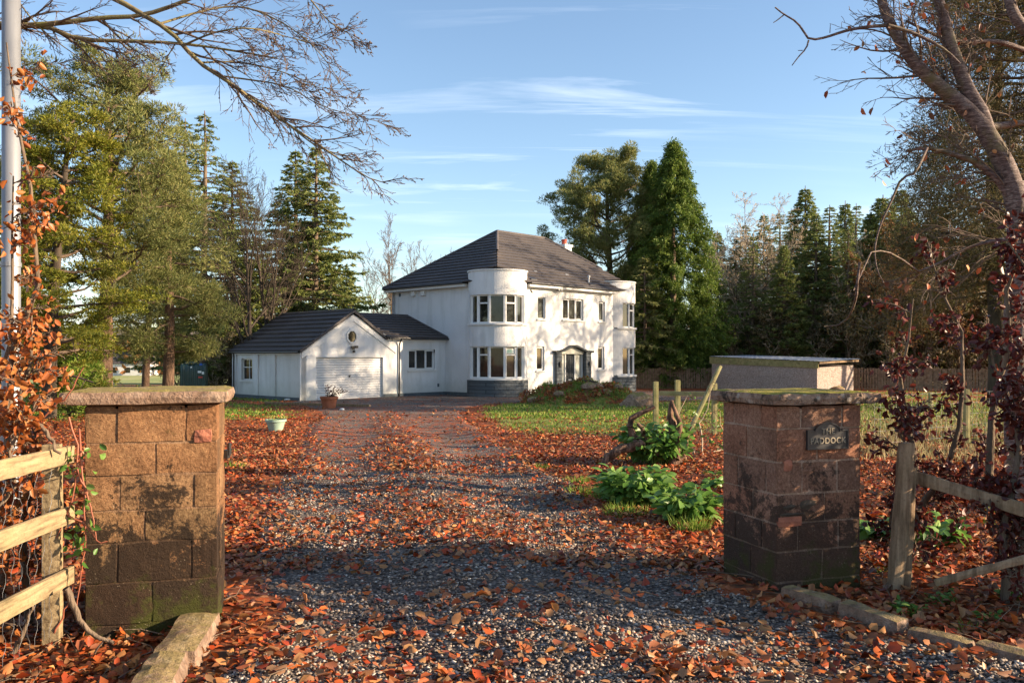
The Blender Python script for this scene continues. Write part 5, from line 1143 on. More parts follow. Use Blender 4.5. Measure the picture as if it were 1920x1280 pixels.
def pine(seed, H, Rm, base=.3, nl=34, clumps=5, cr=.55, nper=170, blade=.13, label='', name='scots_pine', mat='pine', prof=None, lean=(0, 0), cat='tree', droop=0.0, bark='bark_pine', sub=3, wid=.28, flat=.7, **kw):
    rg = np.random.default_rng(seed); tr = Tubes(); br = Tubes()
    zs = np.linspace(-.3, H * .97, 12); tx, ty = lean[0] * (zs / H) + .12 * np.sin(zs * .5 + seed), lean[1] * (zs / H) + .12 * np.cos(zs * .6)
    tx -= tx[0]; ty -= ty[0]; tr.add(np.stack([tx, ty, zs], 1), .021 * H * (1 - zs / H) ** .75 + .03, 9)
    if prof is None: prof = lambda f: math.sin(math.pi * min(1, .22 + f * .80)) ** .8
    A, B, S = [], [], []
    for i in range(nl):
        f = (i + rg.uniform(0, .8)) / nl; z = H * (base + (1 - base) * f); Rz = Rm * prof(f) * rg.uniform(.65, 1.12) + .15; a = i * 2.4 + rg.uniform(-.5, .5)
        p = np.array([np.interp(z, zs, tx), np.interp(z, zs, ty), z]); d = np.array([math.cos(a), math.sin(a), .22 + .25 * f - droop])
        P, de = curve(rg, p, d, Rz, 7, .12, (0, 0, .02 - droop * .12)); br.add(P, np.linspace(.03 + .012 * Rz, .012, 7), 5)
        for j in range(sub + int(Rz * 1.6)):
            t = rg.uniform(.25, 1.0); q = np.array([np.interp(t, np.linspace(0, 1, 7), P[:, k]) for k in range(3)]); dd_ = side_dir(rg, de, rg.uniform(.4, 1.0)); Ls = Rz * .33 * rg.uniform(.5, 1.1)
            Q, e_ = curve(rg, q, dd_, Ls, 4, .15, (0, 0, .08 - droop * .15)); br.add(Q, np.linspace(.016, .006, 4), 4)
            for c_ in range(max(1, clumps // 2)):
                a1, a2, a3 = clump(rg, Q[-1 - (c_ % 2)] + rg.normal(0, .12, 3), cr * rg.uniform(.5, 1.05), int(nper * rg.uniform(.5, 1.1) * .5), blade, .45 - droop, flat); A.append(a1); B.append(a2); S.append(a3)
        a1, a2, a3 = clump(rg, P[-1], cr * rg.uniform(.6, 1.1), int(nper * .7), blade, .45 - droop, flat); A.append(a1); B.append(a2); S.append(a3)
    A, B, S = map(np.concatenate, (A, B, S)); ca = scatter(BLADE_V, BLADE_F, A, frames(B, rg.uniform(0, 6, len(A))), np.stack([S * wid, S, S], 1))
    return tree_obj(name, label, cat, tr, ca, mat, bark, br, **kw)
def cypress(seed, H, Rm, n=60000, label='', **kw):
    rg = np.random.default_rng(seed); tr = Tubes(); tr.add([(0, 0, -.3), (0, 0, H * .5), (0, 0, H * .9)], [.3, .2, .05], 8); br = Tubes(); A, B, S = [], [], []
    ns = 1150
    for i in range(ns):
        f = rg.uniform(.0, 1) ** 1.25; z = H * (.02 + .96 * f); a = rg.uniform(0, 6.283); Rz = Rm * (1 - f ** 1.55) ** .85 * (1 + .10 * math.sin(3 * a + z) + .07 * math.sin(5 * a - 2 * z)) + .12
        rz_ = Rz * rg.uniform(.62, 1.14); L = .55 + .9 * rg.uniform(); p0 = np.array([math.cos(a) * (rz_ - L * .7), math.sin(a) * (rz_ - L * .7), z + .2]); d = np.array([math.cos(a), math.sin(a), rg.uniform(-.1, .55)])
        P, de = curve(rg, p0, d, L, 5, .12, (0, 0, -.22)); br.add(P, np.linspace(.02, .006, 5), 3); m = n // ns
        t = rg.uniform(0, 1, m); q = np.stack([np.interp(t, np.linspace(0, 1, 5), P[:, k]) for k in range(3)], 1) + rg.normal(0, .13, (m, 3)); A.append(q)
        dr = np.stack([np.full(m, math.cos(a) * .55), np.full(m, math.sin(a) * .55), np.full(m, -.45)], 1) + rg.normal(0, .5, (m, 3)); B.append(dr); S.append(rg.uniform(.10, .24, m))
    A, B, S = map(np.concatenate, (A, B, S)); ca = scatter(BLADE_V, BLADE_F, A, frames(B, rg.uniform(0, 6, len(A))), np.stack([S * .42, S, S], 1))
    return tree_obj('cypress_tree', label, 'tree', tr, ca, 'cypress', 'bark', br, **kw)
def bare(seed, H, label='', name='bare_tree', r0=None, ang=(.35, .8), levels=4, ks=(9, 6, 5, 4), lf=(.52, .55, .55, .5), trop=.05, bark='bark', twig='twig', clear=.25, lean=(0, 0), rust=0, mat='rust', tw=1.0, cat='tree', **kw):
    rg = np.random.default_rng(seed); tr = Tubes(); tw_ = Tubes(); r0 = r0 or H * .016; tips = []
    d0 = np.array([lean[0], lean[1], 1.0]); P, d = curve(rg, (0, 0, -.3), d0, H * .97, 12, .05, (0, 0, .02)); tr.add(P, np.linspace(r0, r0 * .15, 12), 8)
    def rec(P, r, L, lv):
        n = len(P); ks_ = ks[lv]
        for i in range(ks_):
            t = (clear if lv == 0 else .18) + (1 - (clear if lv == 0 else .18)) * (i + rg.uniform(.1, .9)) / ks_
            x_ = t * (n - 1); k = min(n - 2, int(x_)); p = P[k] * (1 - (x_ - k)) + P[k + 1] * (x_ - k); dl = P[k + 1] - P[k]; dl = dl / np.linalg.norm(dl)
            L2 = L * lf[lv] * rg.uniform(.6, 1.15) * (1.15 - .6 * t); r2 = max(.0045 * tw, r * (1 - .75 * t) * .55)
            Q, _ = curve(rg, p, side_dir(rg, dl, rg.uniform(*ang)), L2, 7 if lv < 2 else 5 if lv < 3 else 4, .10 + .03 * lv, (0, 0, trop))
            (tr if lv < 1 else tw_).add(Q, np.linspace(r2, max(.003 * tw, r2 * .3), len(Q)), 5 if lv < 2 else 3)
            if lv + 1 < levels: rec(Q, r2, L2, lv + 1)
            else: tips.append(Q)
    rec(P, r0, H, 0); ca = None
    if rust:
        T_ = np.concatenate([q[1:] for q in tips]); T_ = T_[rg.integers(0, len(T_), rust)] + rg.normal(0, .05, (rust, 3)); ca = scatter(LEAF_V, LEAF_F, T_, frames(rdir(rg, rust, -.5), rg.uniform(0, 6, rust)), rg.uniform(.08, .14, rust))
    return tree_obj(name, label, cat, tr, ca, mat, bark, tw_, crown_name='leaves', twig_mat=twig, **kw)
def place(px, Y, dz=0): x_ = wx(px, Y); return (x_, Y, float(gz(x_, Y)) + dz)
def hgt(px, Y, pytop): return CAMZ - (pytop - HZ) * Y / FOC - float(gz(wx(px, Y), Y))
GL = 'trees left of the garage'
# left group
pn = pine(11, hgt(200, 27, 128), 3.1, .32, 46, 5, .42, 270, .13, 'tall broad scots pine with orange bark left of the garage', sub=3, wid=.19, flat=.5, prof=lambda f: .62 + .45 * math.sin(math.pi * min(1, .1 + f * .95)) if f < .7 else .98 - (f - .7) * 2.6, loc=place(196, 27), group=None)
dup(pn, place(272, 33), 2.2, (.62, .62, .70), label='scots pine with hanging boughs just right of the tallest pine on the left')
cdr = pine(23, hgt(90, 24, 225), 2.4, .16, 54, 5, .36, 210, .10, 'bright yellow green conifer with loose flat sprays behind the orange hedge', name='yew_tree', mat='cedar', bark='bark_dark', droop=.18, sub=4, wid=.30, flat=.28, prof=lambda f: .95 - .6 * f, lean=(.4, 0), loc=place(92, 24))
dup(cdr, place(10, 27), 1.5, .92, label='yellow green conifer cut by the left edge behind the steel pole')
pp2 = pine(31, hgt(330, 30, 300), 1.9, .22, 46, 5, .48, 250, .13, 'grey green pine with drooping feathery boughs right of the tallest pine', name='pine_tree', droop=.35, sub=4, wid=.16, loc=place(312, 30))
sA = spruce(41, 14.6, 3.6, .10, .42, 7, .20, 1.05, label='spruce with pointed top behind the drooping pine left of the garage', loc=place(383, 44), name='spruce_tree')
sB = spruce(42, 15.0, 4.1, .20, .38, 8, .26, 1.05, label='left one of the twin spruces rising behind the garage roof', loc=place(555, 52), rz=1.0)
dup(sA, place(347, 47), 2.0, 1.03, label='spruce with pointed top between the tall pine and the drooping pine')
sB.scale = (1, 1, hgt(555, 52, 280) / 15.0)
dup(sB, place(592, 50), 3.9, (1.0, 1.0, hgt(592, 50, 272) / 15.0), label='right one of the twin spruces rising behind the garage roof')
dup(sB, place(436, 46), .7, (.86, .86, hgt(432, 46, 300) / 15.0), label='spruce left of the bare thin trees at the garage end')
dup(sB, place(650, 60), 5.2, (.55, .55, .55), label='small spruce between the twin spruces and the bare trees')
# bare trees behind the garage and the house
bA = bare(51, 9.5, 'thin dark bare tree at the left end of the garage roof', bark='bark_dark', twig='bark_dark', levels=4, ks=(14, 7, 5, 4), loc=place(470, 41), tw=1.6, clear=.15)
dup(bA, place(500, 43), 2.1, 1.0, label='thin dark bare tree just left of the twin spruces'); dup(bA, place(438, 45), 4.0, .95, label='thin dark bare tree below the spruce left of the garage')
dup(bA, place(520, 47), 5.0, .85, label='slender bare tree under the left twin spruce')
bB = bare(52, 12.2, 'pale brown bare tree between the twin spruces and the house', levels=4, ks=(13, 8, 5, 5), loc=place(735, 82), tw=2.6, twig='twig', ang=(.35, .7), clear=.2)
dup(bB, place(697, 84), 1.9, .80, label='low bare tree next to the twin spruces'); dup(bB, place(768, 90), 3.2, .93, label='bare tree close to the left slope of the house roof')
dup(bB, place(825, 90), 4.4, .93, label='bare tree showing over the left slope of the house roof'); dup(bB, place(862, 96), 5.6, .86, label='bare tree top peeping over the house roof')
# right of the house
pB = pine(61, hgt(1135, 60, 315), 4.1, .16, 66, 5, .55, 330, .16, 'broad scots pine behind the right end of the house', sub=4, prof=lambda f: .78 + .3 * math.sin(math.pi * f) if f < .7 else 1.0 - (f - .7) * 2.1, loc=place(1138, 60))
cy = cypress(71, hgt(1240, 57, 268), 3.9, 150000, 'tall dense dark green cypress beside the house', loc=place(1262, 57))
cy.scale = (.90, .90, 1)
dup(cy, place(1222, 59), 2.4, (.62, .62, .95), label='narrower cypress wedged between the pine and the tall cypress')
spruce(44, 8.4, 3.4, .03, .36, 8, .22, 1.1, label='low spreading blue green spruce against the right corner bay of the house', loc=place(1208, 55), droop=.4, mat='pine')
# the wood behind the shed
sC = spruce(45, 15.5, 3.5, .18, .33, 8, .30, 1.0, label='tall spruce with the highest tip in the wood behind the shed', loc=place(1510, 66))
sC.scale = (1, 1, hgt(1510, 66, 348) / 15.5)
WOODG = 'trees of the wood behind the shed'
for px, Y, top, w_, rz, lab in ((1462, 70, 372, 1.0, 1, 'spruce left of the highest tip in the wood behind the shed'), (1556, 64, 362, 1.15, 2, 'dense dark spruce right of the highest tip, over the shed'),
        (1606, 70, 362, 1.0, 3, 'spruce with narrow tip second to the right of the highest one'), (1432, 74, 385, .9, 4, 'spruce with its tip among the brown bare crowns'), (1655, 60, 352, 1.25, 5, 'spruce beyond the shed near the overhanging cherry boughs'),
        (1345, 74, 425, .8, .5, 'small spruce right beside the tall cypress'), (1705, 62, 385, 1.2, 1.7, 'spruce in the wood above the copper hedge'), (1585, 80, 372, 1.1, 2.6, 'rear spruce filling the gap behind the dark spruce over the shed'),
        (1484, 84, 400, 1.1, 3.3, 'rear spruce seen between the bare crowns and the highest tip'), (1760, 66, 365, 1.3, 4.1, 'spruce in the wood near the right edge'), (1830, 60, 400, 1.3, 5.0, 'spruce in the wood behind the cherry trunk'), (1398, 82, 420, 1.0, 5.7, 'rear spruce seen through the brown bare crowns')):
    q_, h0_ = ((sC, 15.5), (sA, 14.6), (sB, 15.0), (sA, 14.6))[int(rz * 1.7) % 4]; dup(q_, place(px, Y), rz, (w_ * .95, w_ * .95, hgt(px, Y, top + int(rz * 37) % 40 - 12) / h0_), label=lab, group=WOODG)
sC['group'] = WOODG
bC = bare(53, 11.0, 'brown twiggy bare tree beside the tall cypress', levels=4, ks=(15, 9, 6, 5), loc=place(1392, 64), tw=2.8, twig='twig_pale', ang=(.45, 1.1), clear=.22, trop=.0, group=WOODG)
for px, Y, sc_, rz, lab in ((1425, 66, 1.02, 1, 'rounded tan brown bare crown second from the cypress'), (1366, 72, .95, 2, 'pale bare tree touching the tall cypress'), (1535, 60, .62, 4, 'low bare tree behind the right part of the shed'),
        (1640, 58, .75, 4.6, 'bare tree beyond the right end of the shed'), (1795, 55, .85, .6, 'bare tree beyond the fence near the right edge')):
    dup(bC, place(px, Y), rz, sc_, label=lab, group=WOODG)
bR = bare(54, 8.5, 'rusty leaved young beech beyond the fence right of the shed', levels=4, ks=(12, 7, 5, 4), loc=place(1668, 52), tw=2.0, rust=5200, clear=.1, group=WOODG, name='beech_tree')
dup(bR, place(1730, 54), 2, 1.05, label='rusty leaved young beech above the copper hedge', group=WOODG); dup(bR, place(1618, 57), 4, .9, label='rusty leaved young beech next to the spruces over the shed', group=WOODG)
dup(bR, place(1800, 52), 5, 1.0, label='rusty leaved young beech near the cherry trunk', group=WOODG)
for k, (px, Y, top, w_, lab) in enumerate(((1412, 58, 440, .62, 'young spruce at the front of the wood, left above the shed'), (1470, 57, 455, .6, 'young spruce at the front of the wood above the middle of the shed'), (1530, 60, 400, .8, 'dark spruce just right below the highest tip'), (1590, 57, 430, .7, 'young spruce at the front of the wood over the right end of the shed'),
        (1632, 60, 395, .85, 'tall dark spruce right of the shed at the front of the wood'), (1690, 58, 405, .8, 'front spruce right of the shed, second from it'), (1745, 57, 395, .85, 'front spruce behind the copper hedge'), (1690, 72, 350, 1.1, 'rear tall spruce right of the shed'), (1380, 66, 445, .6, 'young spruce in front of the pale bare tree by the cypress'))):
    q_, h0_ = ((sA, 14.6), (sC, 15.5), (sB, 15.0))[k % 3]; dup(q_, place(px, Y), k * 1.9, (w_, w_, hgt(px, Y, top) / h0_), label=lab, group=WOODG)
# undergrowth in the wood
ug = pine(81, 3.4, 2.3, .05, 26, 5, .6, 150, .2, 'dark evergreen bush behind the left part of the shed', name='evergreen_bush', mat='spruce', bark='bark_dark', sub=3, cat='bush', prof=lambda f: 1 - .5 * f, loc=place(1350, 60), group='evergreen bushes under the wood')
for px, Y, s_, lab in ((1392, 63, .9, 'dark evergreen bush behind the shed, second from the cypress'), (1440, 60, .8, 'dark evergreen bush behind the middle of the shed roof'), (1500, 64, 1.0, 'dark evergreen bush behind the shed under the highest spruce'), (1560, 60, 1.1, 'dark evergreen bush at the right end of the shed roof'),
        (1625, 58, 1.2, 'dark evergreen bush beyond the fence just right of the shed'), (1690, 57, 1.3, 'dark evergreen bush beyond the fence above the split post'), (1760, 56, 1.3, 'dark evergreen bush beyond the fence above the second field post'), (1835, 55, 1.3, 'dark evergreen bush beyond the fence near the cherry trunk'), (1905, 54, 1.3, 'dark evergreen bush beyond the fence at the right edge')):
    dup(ug, place(px, Y), px * .7, s_, label=lab, group='evergreen bushes under the wood')
for px, Y, s_, lab in ((415, 46, .85, 'dark bush at the left corner of the garage'), (455, 52, 1.1, 'dark bush behind the garage end wall')):
    dup(ug, place(px, Y), px * .7, s_, label=lab, group='evergreen bushes left of the garage')
hb_ = bare(55, 3.2, 'tangled brown scrub beside the left wall of the garage', name='scrub', levels=4, ks=(16, 7, 5, 4), tw=1.8, rust=2200, mat='larch', ang=(.4, 1.2), clear=.02, loc=place(425, 42), cat='scrub', twig='twig_pale')
for px, Y, s_, lab in ((340, 46, 1.0, 'brown scrub behind the oil tank'), (385, 50, 1.2, 'brown scrub between the oil tank and the garage'), (452, 56, 1.3, 'brown scrub rising behind the garage corner'), (500, 60, 1.4, 'brown scrub behind the garage roof')):
    dup(hb_, place(px, Y), px, s_, label=lab, group='scrub along the field edge')
for px, Y, s_, lab in ((1362, 57, 1.5, 'brown scrub between the tall cypress and the shed'), (1415, 58, 1.7, 'brown scrub rising behind the left part of the shed roof'), (1475, 57, 1.6, 'brown scrub rising behind the middle of the shed roof'), (1540, 58, 1.8, 'brown scrub rising behind the right part of the shed roof'), (1612, 54, 1.7, 'brown scrub beyond the fence just right of the shed'), (1672, 53, 1.8, 'brown scrub beyond the fence above the first field post'), (1738, 52, 1.9, 'brown scrub beyond the fence above the second field post'), (1800, 52, 1.8, 'brown scrub beyond the fence above the third field post'), (1868, 51, 1.9, 'brown scrub beyond the fence above the fourth field post')):
    dup(hb_, place(px, Y), px, s_, label=lab, group='brown scrub at the edge of the wood')
bx_ = pine(82, 1.5, .85, .05, 22, 5, .3, 130, .12, 'round bright green bush between the two left trunks', name='green_bush', mat='grass', bark='bark_dark', sub=3, cat='bush', prof=lambda f: 1 - .4 * f, loc=place(128, 25))
# far woodland band along the hillside
rgf = np.random.default_rng(91); 
A, B, S = [], [], []
for i in range(230):
    Y_ = rgf.uniform(170, 230); x_ = rgf.uniform(-150, 60); b_ = np.array([x_, Y_, float(gz(x_, Y_))]); h_ = rgf.uniform(4, 9)
    q = rdir(rgf, 90) * np.array([3.2, 3.2, h_ * .5]) + b_ + np.array([0, 0, h_ * .5]); A.append(q); B.append(rdir(rgf, 90)); S.append(rgf.uniform(.7, 1.5, 90))
A, B, S = map(np.concatenate, (A, B, S)); V, F = scatter(LEAF_V, LEAF_F, A, frames(B, rgf.uniform(0, 6, len(A))), S)
tag(link('far_woodland', make_mesh('far_woodland', V, F, M['rust'])), 'distant brown and green woodland across the field', 'woodland', kind='stuff')
# big larch-like spruce at the right edge
lr_ = pine(92, 17, 5.0, .26, 70, 5, .55, 120, .17, 'large spruce with hanging brown green boughs behind the cherry', name='spruce_tree', mat='larch', bark='bark_dark', droop=.42, sub=7, wid=.17, flat=1.0, prof=lambda f: 1.0 - .45 * f, loc=place(1985, 30))
lr_.scale = (1.1, 1.1, 1.1)
dup(lr_, place(1870, 34), 2.5, 1.0, label='large spruce with hanging boughs further back behind the cherry')
# ------------------------------------------------------------------ overhanging beech limbs at the top left
def pxline(pts, Y): return np.array([tuple(at(a, b, Y if len(q) < 1 else Y + q[0])) for a, b, *q in pts])
def resample(P, n):
    s_ = np.r_[0, np.cumsum(np.linalg.norm(np.diff(P, axis=0), axis=1))]; t = np.linspace(0, s_[-1], n)
    # smooth by catmull-like cubic through numpy: corner cutting
    for _ in range(2):
        Q = [P[0]]
        for a, b in zip(P[:-1], P[1:]): Q += [a * .75 + b * .25, a * .25 + b * .75]
        Q.append(P[-1]); P = np.array(Q)
    s_ = np.r_[0, np.cumsum(np.linalg.norm(np.diff(P, axis=0), axis=1))]; t = np.linspace(0, s_[-1], n)
    return np.stack([np.interp(t, s_, P[:, k]) for k in range(3)], 1)
def twiggy(rg, tb, tips, P, r, L, lv, ks, lf, tw, bias=(0, 0, 0), ang=(.35, .9), wob=.12, kfun=None):
    n = len(P)
    for i in range(ks[lv]):
        t = .06 + .94 * (i + rg.uniform(0, 1)) / ks[lv]; x_ = t * (n - 1); k = min(n - 2, int(x_)); p = P[k] * (1 - (x_ - k)) + P[k + 1] * (x_ - k); dl = P[k + 1] - P[k]; dl = dl / np.linalg.norm(dl)
        L2 = L * lf[lv] * rg.uniform(.5, 1.2) * (1.1 - .45 * t); r2 = max(.0022 * tw, r * .42 * (1 - .6 * t)); m = 7 if lv == 0 else 5
        Q, _ = curve(rg, p, side_dir(rg, dl, rg.uniform(*ang)) + np.array(bias) * .5, L2, m, wob, np.array(bias) * .12)
        tb.add(Q, np.linspace(r2, .0018 * tw, m), 4 if lv == 0 else 3)
        if lv + 1 < len(ks): twiggy(rg, tb, tips, Q, r2, L2, lv + 1, ks, lf, tw, bias, ang, wob)
        else: tips.append(Q[-1])
rg = np.random.default_rng(101); lim = Tubes(); twg = Tubes(); tips = []; YB = 8.6
limbs = [([(-330, 60, .3), (-120, 35), (40, 50), (110, 44), (200, 32), (260, 33), (350, 3), (430, -40)], .062, .022),
         ([(-330, 60, .3), (-100, 62), (40, 48, .1), (95, 50), (125, 68), (165, 76), (225, 77), (330, 80), (420, 92), (520, 110)], .060, .010),
         ([(60, -60), (150, -30), (222, 0), (262, 25), (295, 42), (330, 68), (345, 88), (372, 118), (410, 142), (450, 168), (490, 198), (540, 234), (585, 262), (640, 302), (700, 340), (728, 345)], .048, .006),
         ([(450, 168, -.2), (480, 195), (520, 215), (560, 250), (600, 280), (650, 292), (690, 300)], .020, .004),
         ([(300, 45), (380, 20, .3), (440, 10, .4), (490, 22, .4), (560, 60), (610, 110), (640, 160)], .018, .004),
         ([(345, 85), (400, 60, -.3), (470, 50, -.4), (540, 70), (600, 85), (650, 60)], .016, .003),
         ([(560, -30), (590, 10), (620, 45), (650, 60), (672, 78), (688, 95)], .013, .003),
         ([(372, 118), (440, 115, .3), (520, 130), (590, 160), (640, 190), (660, 210)], .015, .003),
         ([(410, 142, .2), (470, 150, .3), (540, 160), (600, 200), (660, 215), (716, 230)], .014, .003),
         ([(150, 50), (210, 85), (270, 130), (290, 160)], .010, .003), ([(20, -20), (60, 40), (120, 90), (170, 120), (240, 140)], .012, .003),
         ([(330, 80), (312, 110, .1), (300, 135), (268, 175)], .009, .003), ([(-60, 80), (30, 110), (90, 125), (150, 110)], .012, .003)]
for pts, ra, rb in limbs:
    P = resample(pxline(pts, YB), 22); lim.add(P, np.linspace(ra * .7, rb * .75, 22), 8)
    L = np.linalg.norm(np.diff(P, axis=0), axis=1).sum(); big = ra > .03
    seg = P[6:] if big else P[2:]
    twiggy(rg, twg, tips, seg, ra * .8, min(L * .40, 1.1), 0, (17 if pts[0][0] != -330 else 13, 6, 4) if ra > .012 else (9, 5, 4), (.62, .52, .5), 1.35, bias=(.2, 0, -.12))
trk = Tubes(); tb0 = Vector(at(-330, 60, YB + .3)); trk.add([(tb0.x - .2, tb0.y, -.4), (tb0.x - .1, tb0.y, 1.5), (tb0.x, tb0.y, 3.4), (tb0.x, tb0.y, 5), (tb0.x + .2, tb0.y, 7), (tb0.x + .6, tb0.y, 9)], [.34, .25, .22, .18, .12, .05], 10)
trk.add(resample(pxline([(-330, -60, .3), (-150, -110, .2), (60, -60)], YB), 8), np.linspace(.08, .048, 8), 8)
o = thing('beech_tree', (tb0.x - .2, tb0.y, 0), 'bare beech whose mossy limbs and fine twigs arch across the top left', 'tree')
link('trunk', trk.mesh('trunk', M['bark_moss']), o); link('limb', lim.mesh('limb', M['bark_moss']), o); TWO = o
tp_ = np.array(tips); k = rg.uniform(size=len(tp_)) < .10; tp_ = tp_[k]; V, F = scatter(T * np.array([1, 1, 1.3]), T3, tp_, frames(rdir(rg, len(tp_)), tp_[:, 0]), np.full(len(tp_), .011)); V0, F0 = twg.arrays(); link('twigs', make_mesh('twigs', np.concatenate([V0, V]), [F0, F + len(V0)], M['twig'], True), TWO)
# ------------------------------------------------------------------ cherry at the right
ch_t = Tubes(); ch_w = Tubes(); tips = []; YC = 9.0
def chl(pts, ra, rb, n=16, Y_=YC, k=9): P = resample(pxline(pts, Y_), n); ch_t.add(P, np.linspace(ra, rb, n), k); return P
chl([(1915, 1010), (1908, 800), (1905, 600), (1912, 460), (1912, 390), (1898, 345)], .14, .112, 14, k=12)
P1 = chl([(1898, 350), (1885, 310), (1862, 270), (1845, 240), (1815, 205), (1775, 175), (1730, 135), (1700, 100), (1680, 65), (1660, 30), (1648, -20)], .108, .042, 20, k=10)
P2_ = chl([(1850, 250, .02), (1840, 210), (1815, 175), (1795, 120), (1780, 80), (1772, 40), (1756, -10)], .085, .05, 14)
P3_ = chl([(1920, 430), (1895, 370), (1870, 335), (1835, 305), (1790, 290), (1740, 275), (1700, 283)], .055, .014, 14)
P4_ = chl([(1665, 48), (1630, 50, -.1), (1590, 56), (1545, 72), (1515, 76), (1505, 55), (1490, 38), (1470, 28), (1453, 14)], .020, .007, 18, k=6)
chl([(1516, 76), (1512, 92), (1500, 103), (1485, 123)], .010, .005, 6, k=5); chl([(1470, 28), (1458, 38), (1450, 43)], .007, .004, 4, k=4); chl([(1505, 95), (1496, 95)], .005, .003, 4, k=4); chl([(1556, 62), (1557, 46)], .005, .003, 4, k=4)
P5_ = chl([(1665, 48), (1710, 60), (1770, 90), (1800, 120)], .02, .012, 8, YC - .3)
P6_ = chl([(1738, 278), (1715, 330, -.2), (1690, 330), (1675, 370), (1650, 420), (1638, 470), (1645, 510), (1657, 530)], .016, .005, 18, 8.4, 6)
P7_ = chl([(1925, 440), (1880, 450, -.4), (1840, 455), (1800, 470), (1770, 490), (1720, 510)], .03, .008, 12, 8.6, 6)
P8_ = chl([(1612, 492, -1), (1608, 520, -1), (1606, 560, -1), (1590, 600), (1560, 615), (1545, 612)], .012, .006, 12, 7.6, 6); P9_ = chl([(1722, 509, 1.0), (1670, 470, .3), (1625, 470, -1), (1618, 505, -1), (1600, 545, -1)], .008, .005, 6, 7.6, 5)
P10_ = chl([(1925, 60), (1900, 30), (1890, -10)], .06, .05, 6); P11_ = chl([(1925, 230, .3), (1880, 235, .3), (1850, 240, .2)], .03, .05, 6)
P12_ = chl([(1920, 95, .5), (1870, 75, .4), (1810, 82, .3), (1760, 70, .2), (1700, 40, .1)], .03, .012, 10)
for P, ra, kk in ((P1[6:], .05, 26), (P2_, .04, 18), (P3_, .03, 16), (P12_, .02, 12), (P7_, .02, 12), (P11_, .02, 8), (P10_, .02, 8)):
    twiggy(rg, ch_w, tips, P, ra, 1.5, 0, (kk, 6, 3), (.55, .5, .5), 1.5, bias=(-.05, .2, .0))
o = thing('cherry_tree', (wx(1915, YC), YC, float(gz(wx(1915, YC), YC))), 'leaning cherry with banded bark and forked limbs along the right edge', 'tree')
def _cherry(t, b):
    v = coords(t, (1, 1, 1)); n = noise_(t, coords(t, (5, 5, 24)), 2.4, 8, .75, .8); big = noise_(t, v, 4, 5)
    c = ramp(t, [(.36, (.04, .027, .024)), (.5, (.12, .08, .07)), (.64, (.30, .24, .21))], n); c = mixc(t, rng_(t, big, .5, .65, 0, .6), c, (.16, .14, .05)); t.links.new(c, b.inputs['Base Color']); bump(t, b, n, .8, .02)
M['cherry'] = material('cherry_bark', _cherry, .75, .3)
link('trunk', ch_t.mesh('trunk', M['cherry']), o); link('twigs', ch_w.mesh('twigs', M['twig']), o)
tp_ = np.array(tips); tp_ = tp_[rg.uniform(size=len(tp_)) < .08]; V, F = scatter(LEAF_V, LEAF_F, tp_, frames(rdir(rg, len(tp_), -1.5), rg.uniform(0, 6, len(tp_))), rg.uniform(.06, .10, len(tp_))); link('withered_leaves', make_mesh('withered_leaves', V, F, M['litter']), o)
# ------------------------------------------------------------------ hedges
def hedge(name, label, cat, stems, mat, nleaf, seed, tw=1.2, size=(.05, .09), ks=(9, 5, 4), lf=(.55, .5, .5), L0=1.0, bark='twig_pale', bias=(0, 0, 0), clus=.03, wob=.22, ang=(.5, 1.2)):
    rg = np.random.default_rng(seed); tr = Tubes(); tw_ = Tubes(); tips = []; base = stems[0][0]
    o = thing(name, (base[0], base[1], float(gz(base[0], base[1]))), label, cat)
    for P0, P1, r in stems:
        P0, P1 = np.array(P0), np.array(P1); n = 9; t = np.linspace(0, 1, n)[:, None]; P = P0 + (P1 - P0) * t + np.cumsum(rg.normal(0, .065, (n, 3)), 0) * np.sin(np.pi * t); tr.add(P, np.linspace(r, .004, n), 7)
        twiggy(rg, tw_, tips, P, r * .6, L0, 0, ks, lf, tw, bias, ang, wob)
    link('stems', tr.mesh('stems', M[bark]), o); link('twigs', tw_.mesh('twigs', M['twig']), o)
    tp_ = np.array(tips); j = rg.integers(0, len(tp_), nleaf // 3); c = np.repeat(tp_[j], 3, 0) + rg.normal(0, clus, (len(j) * 3, 3)); m = len(c)
    V, F = scatter(LEAF_V, LEAF_F, c, frames(rdir(rg, m, -.5), rg.uniform(0, 6, m)), np.stack([(s_ := rg.uniform(*size, m)), s_ * 1.05, s_ * rg.uniform(.5, 2.6, m)], 1)); link('leaves', make_mesh('leaves', V, F, M[mat]), o)
    return o
def gp_(x_, y_, z_=-.05): return (x_, y_, float(gz(x_, y_)) + z_)
hedge('copper_beech_hedge', 'copper beech shrub with dark red leaves over the split post', 'hedge', [(gp_(2.62, 5.75), tuple(at(1712, 560, 5.8)), .035), (gp_(2.70, 5.9), tuple(at(1745, 480, 6.0)), .03), (gp_(2.66, 5.7), tuple(at(1690, 760, 5.5)), .025)], 'copper', 1350, 201, L0=.55, tw=2.0, bark='bark', ks=(11, 6, 4), size=(.035, .062))
hedge('copper_beech_hedge', 'copper beech shrub filling the right edge in front of the cherry trunk', 'hedge', [(gp_(3.1, 5.3), tuple(at(1880, 440, 5.4)), .04), (gp_(3.3, 5.5), tuple(at(1915, 380, 5.4)), .035), (gp_(3.0, 5.2), tuple(at(1850, 620, 5.2)), .03), (gp_(3.4, 5.1), tuple(at(1960, 500, 5.1)), .03)], 'copper', 2500, 202, L0=.55, tw=2.0, bark='bark', ks=(12, 6, 4), size=(.035, .065))
hedge('copper_beech_hedge', 'copper beech shrub just outside the right edge by the kerb', 'hedge', [(gp_(4.2, 5.1), (4.2, 5.0, 1.3), .04), (gp_(4.8, 4.9), (4.8, 4.8, 1.3), .04)], 'copper', 2500, 203, L0=.8)
